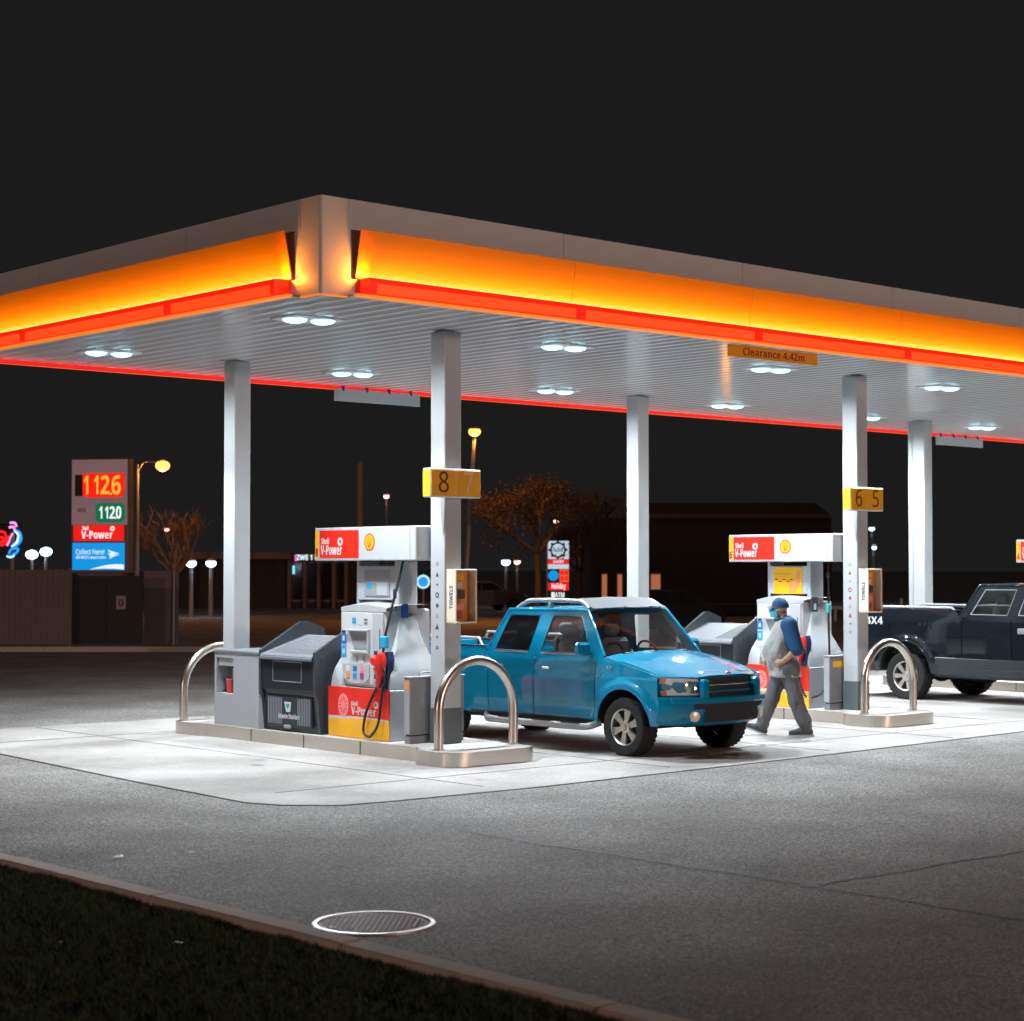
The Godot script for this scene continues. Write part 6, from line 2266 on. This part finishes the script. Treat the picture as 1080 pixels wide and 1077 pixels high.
func lamp_at(label: String, px: float, py: float, depth: float, back: float, lean: float, energy: float, color: Color, head := 25.0, bulb := 0.17) -> void:
	# foot of the pole lies `back` beside the lamp (an arm spans it) or leans from it
	var tip := at_px(px, py, depth)
	var foot := tip + cam_right * (back + lean)
	var y := tip.y
	foot.y = 0
	street_lamp(label, foot, y - 0.02, -cam_right * back, -cam_right * lean, energy, color, head, bulb)

func face_box(t: Node3D, called: String, x0: float, y0: float, x1: float, y1: float, z: float, thick: float, m: Material, b := 0.0) -> MeshInstance3D:
	return pbox(called, Vector3(x0, y0, z), Vector3(x1, y1, z + thick), m, t, b)

func price_sign() -> void:
	var d := 54.5
	var q := d / FOCUS
	var t := far_thing("price_sign", "tall lit fuel price sign with numerals in red and green glow", "sign", 104.0, d, -0.20)
	var half := 31.0 * q * 1.01
	var Y := func(py: float) -> float: return ypx(py, d)
	M.sign_case = smat(0.22, 0.17, 0.17, 0.5)
	M.sign_face = glow(0.33, 0.20, 0.215, 0.42, 0.8)
	M.sign_black = smat(0.012, 0.012, 0.012, 0.4)
	M.sign_redlit = glow(1.0, 0.008, 0.006, 0.85, 0.6)
	M.sign_bluelit = glow(0.0, 0.30, 0.80, 0.95, 0.6)
	M.sign_whitelit = glow(0.85, 0.95, 1.0, 0.95, 0.6)
	M.digit_amber = glow(1.0, 0.42, 0.03, 1.1)
	M.red_halo = glow(1.0, 0.012, 0.004, 0.95)
	M.green_halo = glow(0.0, 0.16, 0.065, 0.9)
	M.digit_white = glow(0.85, 1.0, 0.95, 1.1)
	pbox("case", Vector3(-half - 0.03, Y.call(604.0), -0.40), Vector3(half + 0.03, Y.call(482.0), 0.0), M.sign_case, t, 0.02)
	pbox("plinth", Vector3(-half * 0.8, 0, -0.34), Vector3(half * 0.8, Y.call(604.0), -0.06), M.sign_case, t)
	face_box(t, "face_panel", -half, Y.call(553.0), half, Y.call(484.0), 0.0, 0.012, M.sign_face)
	var X := func(px: float) -> float: return (px - 104.0) * q
	# upper price
	face_box(t, "display_box", X.call(76.5), Y.call(522.5), X.call(132.0), Y.call(500.0), 0.012, 0.02, M.sign_black)
	var halo := MB.new()  # glare round the upper digits, shaped as a glowing red slab
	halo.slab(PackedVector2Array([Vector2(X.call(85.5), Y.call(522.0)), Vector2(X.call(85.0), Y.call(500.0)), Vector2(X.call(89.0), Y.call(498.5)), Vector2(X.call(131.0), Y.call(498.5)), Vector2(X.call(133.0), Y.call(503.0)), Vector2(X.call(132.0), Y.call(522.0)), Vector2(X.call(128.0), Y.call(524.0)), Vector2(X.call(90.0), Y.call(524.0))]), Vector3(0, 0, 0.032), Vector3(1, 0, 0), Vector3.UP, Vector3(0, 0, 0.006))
	part("red_digit_halo", halo, M.red_halo, t)
	for e: Array in [["1", 90.0], ["1", 101.5], ["2", 111.0], ["6", 123.5]]:
		words("numeral", e[0], 20.0 * q, Vector3(X.call(e[1]), Y.call(511.2), 0.038), 0, M.digit_amber, t, 1.0, true, 0.01, (5.0 if e[0] == "1" else 10.0) * q)
	face_box(t, "decimal_point", X.call(116.6), Y.call(521.5), X.call(118.6), Y.call(519.0), 0.038, 0.01, M.digit_amber)
	# lower price
	var gh := MB.new()  # glow round the lower digits, shaped as a lit green slab
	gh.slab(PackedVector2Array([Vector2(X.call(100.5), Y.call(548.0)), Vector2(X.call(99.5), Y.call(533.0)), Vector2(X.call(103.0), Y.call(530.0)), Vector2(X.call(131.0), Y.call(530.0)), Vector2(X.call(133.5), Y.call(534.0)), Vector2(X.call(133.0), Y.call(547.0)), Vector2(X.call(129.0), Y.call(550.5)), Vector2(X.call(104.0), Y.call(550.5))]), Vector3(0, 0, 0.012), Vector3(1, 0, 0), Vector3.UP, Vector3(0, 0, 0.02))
	part("green_digit_halo", gh, M.green_halo, t)
	for e: Array in [["1", 106.5], ["1", 113.0], ["2", 119.0], ["0", 126.0]]:
		words("numeral", e[0], 13.0 * q, Vector3(X.call(e[1]), Y.call(540.3), 0.032), 0, M.digit_white, t, 1.0, true, 0.01, (3.4 if e[0] == "1" else 6.0) * q)
	face_box(t, "decimal_point", X.call(122.0), Y.call(546.8), X.call(123.3), Y.call(545.0), 0.032, 0.01, M.digit_white)
	words("small_text", "DIESEL", 4.0 * q, Vector3(X.call(84.5), Y.call(537.5), 0.012), 0, smat(0.40, 0.03, 0.04, 0.5), t, 1.0, true, 0.01, 10.0 * q)
	# brand panel
	face_box(t, "red_panel", X.call(75.0), Y.call(570.0), X.call(131.5), Y.call(553.5), 0.0, 0.02, M.sign_redlit)
	words("lettering", "V-Power", 8.0 * q, Vector3(X.call(101.5), Y.call(563.6), 0.02), 0, M.sign_whitelit, t, 1.0, true, 0.01, 35.0 * q)
	words("lettering", "Shell", 4.0 * q, Vector3(X.call(88.5), Y.call(556.5), 0.02), 0, M.sign_whitelit, t, 1.0, true, 0.01, 7.0 * q)
	var rk := MB.new()
	rk.lathe([Vector2(2.6 * q, 0), Vector2(2.6 * q, 0.01), Vector2(1.2 * q, 0.01), Vector2(1.2 * q, 0)], Vector3(X.call(119.0), Y.call(557.0), 0.02), Vector3(0, 0, 1), 12)
	part("ring_mark", rk, M.sign_whitelit, t)
	# reward panel
	face_box(t, "blue_panel", X.call(74.0), Y.call(600.5), X.call(132.5), Y.call(572.0), 0.0, 0.02, M.sign_bluelit)
	words("lettering", "Collect Here!", 5.0 * q, Vector3(X.call(94.0), Y.call(581.6), 0.02), 0, M.sign_whitelit, t, 1.0, false, 0.01, 32.0 * q)
	words("lettering", "AIR MILES reward miles", 3.0 * q, Vector3(X.call(95.0), Y.call(587.3), 0.02), 0, M.sign_whitelit, t, 1.0, false, 0.01, 34.0 * q)
	for k in 2:
		var bird := MB.new()
		var oy := -4.5 * k
		bird.slab(PackedVector2Array([Vector2(X.call(113.5), Y.call(579.0 - oy * 0.8)), Vector2(X.call(120.0), Y.call(581.5 - oy * 0.6)), Vector2(X.call(127.0), Y.call(583.0 - oy * 0.3)), Vector2(X.call(120.0), Y.call(583.8 - oy * 0.6)), Vector2(X.call(115.0 + k), Y.call(587.5 - oy * 0.4)), Vector2(X.call(118.0), Y.call(583.4 - oy * 0.6))]), Vector3(0, 0, 0.02), Vector3(1, 0, 0), Vector3.UP, Vector3(0, 0, 0.01))
		part("bird_mark", bird, M.sign_whitelit, t)
	var sw := MB.new()
	var sp := PackedVector2Array()
	for i in 13: sp.append(Vector2(X.call(lerpf(94.0, 132.0, i / 12.0)), Y.call(600.0 - 5.5 * sin(PI * 0.62 * i / 12.0))))
	for i in 13: sp.append(Vector2(X.call(lerpf(132.0, 94.0, i / 12.0)), Y.call(600.2 - 1.2 * sin(PI * (1.0 - i / 12.0)))))
	sw.slab(sp, Vector3(0, 0, 0.02), Vector3(1, 0, 0), Vector3.UP, Vector3(0, 0, 0.006))
	part("swoosh", sw, M.sign_whitelit, t)
	var mid := t.to_global(Vector3(0, Y.call(540.0), 0.35))
	area("sign_light", mid, t.global_basis.z, t.global_basis.x, Vector2(1.6, 3.0), Color(1.0, 0.55, 0.50), 0.35)

func neon_sign() -> void:
	var d := 72.0
	var q := d / FOCUS
	var t := far_thing("neon_sign", "red and blue neon tube sign on a post above the timber fence", "sign", 12.0, d)
	var P := func(px: float, py: float) -> Vector3: return Vector3((px - 12.0) * q, ypx(py, d), 0.06)
	var post := MB.new()
	post.tube(PackedVector3Array([Vector3(0, 0, 0), Vector3(0, ypx(560, d), 0)]), 0.09, 8)
	part("post", post, M.galv, t)
	pbox("back_board", Vector3(-14.0 * q, ypx(586, d), -0.05), Vector3(9.0 * q, ypx(552, d), 0.0), M.black, t, 0.02)
	M.neon_blue = glow(0.01, 0.28, 1.0, 1.6)
	M.neon_pale = glow(0.55, 0.80, 1.0, 1.6)
	M.neon_red = glow(1.0, 0.01, 0.012, 1.5)
	M.neon_pink = glow(1.0, 0.30, 0.75, 1.4)
	for e: Array in [
		[[[8, 586], [14, 585], [19, 579], [13, 578], [9, 583]], M.neon_blue], [[[12, 577], [18, 574], [22, 568], [20, 561], [16, 559]], M.neon_blue],
		[[[15, 559], [19, 564], [17, 572], [12, 576]], M.neon_pale], [[[7, 586], [12, 587], [15, 584]], M.neon_pale],
		[[[7, 575], [10, 568], [13, 562]], M.neon_pink], [[[10, 551], [15, 551], [17, 555]], M.neon_pink], [[[9, 556], [13, 555], [15, 558]], M.neon_pink],
		[[[-3, 573], [3, 574], [6, 568], [4, 561], [-2, 560]], M.neon_red], [[[-2, 567], [2, 566], [3, 570], [-1, 571]], M.neon_red], [[[7, 573], [9, 568], [8, 565]], M.neon_red]]:
		var pts := []
		for k: Array in e[0]: pts.append(P.call(k[0], k[1]))
		var mb := MB.new()
		mb.tube(curve(pts, 5), 0.045, 8)
		part("neon_tube", mb, e[1], t, 60.0)
	area("sign_light", t.to_global(Vector3(0, ypx(568, d), 0.3)), t.global_basis.z, t.global_basis.x, Vector2(0.8, 1.2), Color(0.8, 0.5, 0.9), 0.1)

func totem_sign() -> void:
	var d := 82.0
	var q := d / FOCUS
	var t := far_thing("totem_sign", "narrow lit totem sign of stacked white, red and blue panels", "sign", 588.0, d)
	var B := func(x0: float, y0: float, x1: float, y1: float, z: float, m: Material, called: String) -> void:
		pbox(called, Vector3((x0 - 588.0) * q, ypx(y1, d), z), Vector3((x1 - 588.0) * q, ypx(y0, d), z + 0.02), m, t)
	M.lit_pale = glow(0.55, 0.72, 0.80, 0.85, 0.6)
	M.lit_dark = smat(0.01, 0.015, 0.02, 0.5)
	pbox("case", Vector3(-12.4 * q, 0.4, -0.3), Vector3(12.2 * q, ypx(569, d), 0.0), M.lit_dark, t, 0.02)
	var post := MB.new()
	post.tube(PackedVector3Array([Vector3(-11.6 * q, 0, 0.06), Vector3(-11.6 * q, ypx(570, d), 0.06)]), 0.03, 8)
	part("post", post, M.silver, t)
	pbox("foot", Vector3(-9 * q, 0, -0.25), Vector3(9 * q, 0.4, -0.05), M.lit_dark, t)
	B.call(577.5, 570.0, 599.5, 589.0, 0.0, M.lit_pale, "top_panel")
	var ring := MB.new()
	ring.lathe([Vector2(8.4 * q, 0), Vector2(8.4 * q, 0.02), Vector2(6.6 * q, 0.02), Vector2(6.6 * q, 0)], Vector3(0, ypx(579.5, d), 0.02), Vector3(0, 0, 1), 24)
	part("ring_mark", ring, M.lit_dark, t)
	for i in 8:
		var a := TAU * i / 8.0
		var nb := MB.new()
		nb.cbox(Vector3(cos(a) * 8.8 * q, ypx(579.5, d) + sin(a) * 8.8 * q, 0.03), Vector3(2.4 * q, 2.4 * q, 0.02), 0.01)
		part("ring_tooth", nb, M.lit_dark, t)
	words("lettering", "lube", 4.0 * q, Vector3(0, ypx(579.5, d), 0.021), 0, M.lit_dark, t, 1.0, true, 0.01, 9.0 * q)
	B.call(577.5, 589.5, 599.5, 594.0, 0.0, M.sign_redlit, "red_stripe")
	words("lettering", "LUCKY", 3.0 * q, Vector3(0.5 * q, ypx(591.8, d), 0.021), 0, M.sign_whitelit, t, 1.0, true, 0.01, 11.0 * q)
	B.call(577.5, 594.5, 599.5, 599.5, 0.0, M.lit_pale, "white_stripe")
	B.call(589.5, 600.0, 599.5, 613.5, 0.0, glow(0.9, 0.13, 0.03, 0.8, 0.6), "orange_panel")
	for i in 4: B.call(590.5 + 4.6 * (i % 2), 601.5 + 6.0 * (i / 2), 594.0 + 4.6 * (i % 2), 605.5 + 6.0 * (i / 2), 0.02, M.sign_redlit, "orange_tile")
	var disc := MB.new()
	disc.lathe([Vector2(5.6 * q, 0), Vector2(5.6 * q, 0.02), Vector2(0, 0.02)], Vector3(-4.8 * q, ypx(606.5, d), 0.0), Vector3(0, 0, 1), 20)
	part("blue_disc", disc, M.sign_bluelit, t)
	B.call(577.5, 614.0, 599.5, 622.0, 0.0, M.sign_redlit, "red_panel")
	words("lettering", "Holiday", 5.5 * q, Vector3(0.5 * q, ypx(617.8, d), 0.021), 0, M.sign_whitelit, t, 1.0, true, 0.01, 15.0 * q)
	words("lettering", "ATM", 5.5 * q, Vector3(2.0 * q, ypx(627.0, d), 0.021), 0, M.sign_whitelit, t, 1.0, true, 0.01, 10.0 * q)
	B.call(581.0, 624.0, 584.5, 630.0, 0.0, M.sign_whitelit, "cash_mark")

func limb(mb: MB, a: Vector3, d: Vector3, r: float, l: float, depth: int, g: RandomNumberGenerator, tips: Array) -> void:
	var pts := [a]
	var q := a
	var e := d
	for i in 3:
		e = (e + Vector3(g.randf_range(-0.2, 0.2), g.randf_range(-0.04, 0.16), g.randf_range(-0.2, 0.2))).normalized()
		q += e * l / 3.0
		pts.append(q)
	mb.tube(PackedVector3Array(pts), [r, r * 0.88, r * 0.76, r * 0.62], 6 if r > 0.02 else 4, false)
	if depth == 0:
		tips.append(q)
		return
	for k in (3 if depth > 1 else 4):
		var at: Vector3 = pts[g.randi_range(2, 3)]
		var side := Vector3(g.randf_range(-1, 1), g.randf_range(0.0, 0.9), g.randf_range(-1, 1)).normalized()
		limb(mb, at, (e * 0.7 + side * 0.75).normalized(), r * 0.58, l * g.randf_range(0.60, 0.80), depth - 1, g, tips)

func bare_tree() -> void:
	var t := far_thing("bare_tree", "leafless tree with orange lit twigs beside the price sign", "tree", 183, 79)
	var g := RandomNumberGenerator.new()
	g.seed = 12
	var mb := MB.new()
	mb.tube(PackedVector3Array([Vector3.ZERO, Vector3(0.03, 0.9, 0), Vector3(-0.02, 1.9, 0)]), [0.15, 0.12, 0.10], 8)
	part("trunk", mb, M.bark, t, 60.0)
	var br := MB.new()
	var tips := []
	for i in 7:
		var a := TAU * i / 7.0
		limb(br, Vector3(-0.02, 1.75 + 0.03 * i, 0), Vector3(cos(a) * 0.75, 0.85, sin(a) * 0.6).normalized(), 0.065, 1.25, 3, g, tips)
	M.twig = smat(0.15, 0.105, 0.07, 0.9)
	part("crown", br, M.twig, t, 60.0)

func leafy_tree(label: String, px: float, depth: float, rad: float, high: float, leaves: int, sd: int) -> void:
	var t := far_thing("leafy_tree", label, "tree", px, depth, 0.0, "trees behind the forecourt")
	var g := RandomNumberGenerator.new()
	g.seed = sd
	var tr := MB.new()
	tr.tube(PackedVector3Array([Vector3.ZERO, Vector3(0.05, high * 0.25, 0), Vector3(0, high * 0.48, 0.05)]), [0.16, 0.12, 0.10], 8)
	part("trunk", tr, M.bark, t, 60.0)
	var br := MB.new()
	var tips := []
	for i in 6:
		var a := TAU * i / 6.0 + 0.3
		limb(br, Vector3(0, high * 0.45, 0.04), Vector3(cos(a) * 0.9, 0.65, sin(a) * 0.9).normalized(), 0.07, rad * 0.62, 2, g, tips)
	part("limbs", br, M.bark, t, 60.0)
	var lf := MB.new()
	var clumps := []
	for q: Vector3 in tips: clumps.append(q)
	for i in 14: clumps.append(Vector3(g.randfn(0, rad * 0.42), high * 0.68 + g.randfn(0, rad * 0.30), g.randfn(0, rad * 0.42)))
	for i in leaves:
		var c: Vector3 = clumps[g.randi() % clumps.size()]
		var p := c + Vector3(g.randfn(0, 0.30), g.randfn(0, 0.22), g.randfn(0, 0.30))
		var bs := Basis.from_euler(Vector3(g.randf() * TAU, g.randf() * TAU, g.randf() * TAU))
		var s := g.randf_range(0.035, 0.075)
		lf.quad(p - bs.x * s, p - bs.y * s * 0.6, p + bs.x * s, p + bs.y * s * 0.6)
	stuff(part("crown", lf, M.leaf, t, 0.0))

func shops() -> void:
	# low shop at the left
	var d := 96.0
	var q := d / FOCUS
	M.shop_wall = smat(0.05, 0.04, 0.036, 0.9)
	M.shop_band = smat(0.22, 0.15, 0.12, 0.8)
	M.dark_glass = smat(0.02, 0.02, 0.022, 0.1)
	var t := far_thing("shop_building", "low shop with a pale roof band and small lit sign", "building", 270.0, d)
	var X := func(px: float) -> float: return (px - 270.0) * q
	pbox("wall", Vector3(X.call(180.0), 0, -8), Vector3(X.call(372.0), ypx(586, d), -0.5), M.shop_wall, t)
	pbox("roof_band", Vector3(X.call(178.0), ypx(589.5, d), -0.6), Vector3(X.call(306.0), ypx(581.5, d), 0.6), M.shop_band, t, 0.03)
	pbox("roof_band", Vector3(X.call(306.5), ypx(590.0, d), -0.6), Vector3(X.call(374.0), ypx(583.5, d), 0.0), M.shop_band, t, 0.03)
	for px: float in [302.0, 318.5, 333.0, 349.0, 362.0]:
		pbox("pier", Vector3(X.call(px), 0, -0.5), Vector3(X.call(px + 4.0), ypx(590, d), -0.2), M.shop_band, t, 0.02)
	for px: float in [306.5, 322.5, 337.5, 353.5]:
		var w := pbox("window", Vector3(X.call(px + 0.4), 0.35, -0.5), Vector3(X.call(px + 11.0), ypx(592, d), -0.45), M.sign_case, t)
		pbox("pane", Vector3(X.call(px + 1.0), 0.45, -0.45), Vector3(X.call(px + 10.4), ypx(593, d), -0.43), M.dark_glass, w)
	pbox("lit_poster", Vector3(X.call(307.0), ypx(605, d), -0.42), Vector3(X.call(309.5), ypx(596, d), -0.40), glow(0.2, 0.75, 0.9, 1.2), t)
	words("sign_lettering", "ZWE 1 EWZ", 5.5 * q, Vector3(X.call(328.0), ypx(587.5, d), 0.02), 0, glow(0.70, 0.88, 1.0, 1.3), t, 1.0, true, 0.03, 31.0 * q)
	pbox("sign_mark", Vector3(X.call(310.5), ypx(591.5, d), 0.01), Vector3(X.call(312.5), ypx(584.5, d), 0.04), glow(0.9, 0.15, 0.5, 1.0), t)
	# round lit sign past the first pump
	var rs := far_thing("round_sign", "small round blue lit sign behind the first pump's end pillar", "sign", 446.0, 84.0)
	var post := MB.new()
	post.tube(PackedVector3Array([Vector3.ZERO, Vector3(0, ypx(604, 84), 0)]), 0.05, 8)
	part("post", post, M.galv, rs)
	var disc := MB.new()
	disc.lathe([Vector2(0.30, -0.05), Vector2(0.30, 0.05), Vector2(0.0, 0.05)], Vector3(0, ypx(613, 84), 0.06), Vector3(0, 0, 1), 20)
	part("disc", disc, glow(0.02, 0.30, 0.75, 1.1), rs)
	var rg := MB.new()
	rg.lathe([Vector2(0.31, 0.05), Vector2(0.31, 0.07), Vector2(0.22, 0.07), Vector2(0.22, 0.05)], Vector3(0, ypx(613, 84), 0.06), Vector3(0, 0, 1), 20)
	part("rim", rg, glow(0.5, 0.85, 1.0, 1.1), rs)
	# long dark building at the right
	d = 82.0
	q = d / FOCUS
	var b := far_thing("long_building", "long dark building with a brown roof edge and glowing orange panels", "building", 740.0, d)
	var Z := func(px: float) -> float: return (px - 740.0) * q
	pbox("wall", Vector3(Z.call(622.0), 0, -12), Vector3(Z.call(878.0), ypx(545, d), -0.3), smat(0.012, 0.010, 0.010, 0.9), b)
	var rf := MB.new()
	rf.slab(PackedVector2Array([Vector2(0.35, ypx(546, d)), Vector2(0.35, ypx(542, d)), Vector2(-3.5, ypx(527, d)), Vector2(-12, ypx(527, d)), Vector2(-12, ypx(546, d))]), Vector3(Z.call(684.0), 0, 0), Vector3(0, 0, 1), Vector3.UP, Vector3(Z.call(874.0) - Z.call(684.0), 0, 0))
	part("roof", rf, smat(0.05, 0.03, 0.026, 0.9), b)
	M.orange_glow = glow(0.62, 0.20, 0.10, 0.55, 0.6)
	for e: Array in [[634.0, 640.5], [650.5, 656.5], [686.0, 697.0]]:  # upright orange panels on the wall, glow put into the material
		var w := pbox("window", Vector3(Z.call(e[0]), ypx(631, d), -0.3), Vector3(Z.call(e[1]), ypx(604, d), -0.25), M.sign_case, b)
		pbox("pane", Vector3(Z.call(e[0] + 0.7), ypx(630, d), -0.25), Vector3(Z.call(e[1] - 0.7), ypx(605.5, d), -0.22), M.orange_glow, w)
	pbox("ledge", Vector3(Z.call(700.0), ypx(637.5, d), -0.3), Vector3(Z.call(870.0), ypx(636.0, d), -0.15), M.shop_wall, b)

func parked_car(label: String, px: float, depth: float, turn: float, lit: bool) -> void:
	var t := far_thing("parked_car", label, "car", px, depth, turn, "cars parked behind the forecourt")
	var paint := smat(0.02, 0.02, 0.022, 0.25) if lit else smat(0.10, 0.09, 0.09, 0.3)
	# side outline swept across, narrower above the belt
	var prof := [[-2.05, 0.30, 0.80], [-2.10, 0.62, 0.84], [-1.95, 0.90, 0.84], [-1.55, 0.98, 0.80], [-1.00, 1.40, 0.62], [0.20, 1.45, 0.62], [0.95, 1.00, 0.78], [1.85, 0.84, 0.80], [2.08, 0.62, 0.78], [2.05, 0.30, 0.74]]
	var mb := MB.new()
	var l := []
	var r := []
	for p: Array in prof:
		l.append(Vector3(p[0], p[1], p[2]))
		r.append(Vector3(p[0], p[1], -p[2]))
	for i in prof.size() - 1: mb.quad(l[i], l[i + 1], r[i + 1], r[i])
	var c1 := Vector3(0, 0.6, 0.86)
	for i in prof.size() - 1:
		mb.tri(c1, l[i + 1], l[i])
		mb.tri(Vector3(0, 0.6, -0.86), r[i], r[i + 1])
	mb.tri(c1, l[0], l[-1]); mb.tri(Vector3(0, 0.6, -0.86), r[-1], r[0])
	part("body", mb, paint, t, 30.0)
	for s: int in [-1, 1]:
		for e: Array in [[-1.42, -1.00, -0.45], [-0.38, -0.38, 0.72]]:
			var w := MB.new()
			w.slab(PackedVector2Array([Vector2(e[0], 1.02), Vector2(e[2], 1.02), Vector2(minf(e[2], 0.16), 1.36), Vector2(e[1], 1.36)]), Vector3(0, 0, s * 0.70), Vector3(1, 0, 0), Vector3.UP, Vector3(0, 0, s * 0.05))
			part("side_window", w, M.dark_glass, t)
		for x: float in [-1.30, 1.30]:
			var wl := MB.new()
			wl.lathe([Vector2(0.31, -0.1), Vector2(0.31, 0.1), Vector2(0.2, 0.12), Vector2(0, 0.1)], Vector3(x, 0.31, s * 0.76), Vector3(0, 0, s), 20)
			part("wheel", wl, M.rubber, t, 40.0)
		pbox("headlight", Vector3(1.96, 0.62, s * 0.60 - 0.12), Vector3(2.09, 0.76, s * 0.60 + 0.12), glow(1.0, 0.28, 0.03, 1.6) if lit else M.reflector, t, 0.02)
	if lit: omni("lamp_light", t.to_global(Vector3(2.3, 0.7, 0.6)), Color(1.0, 0.6, 0.2), 1.0, 0.08, t)
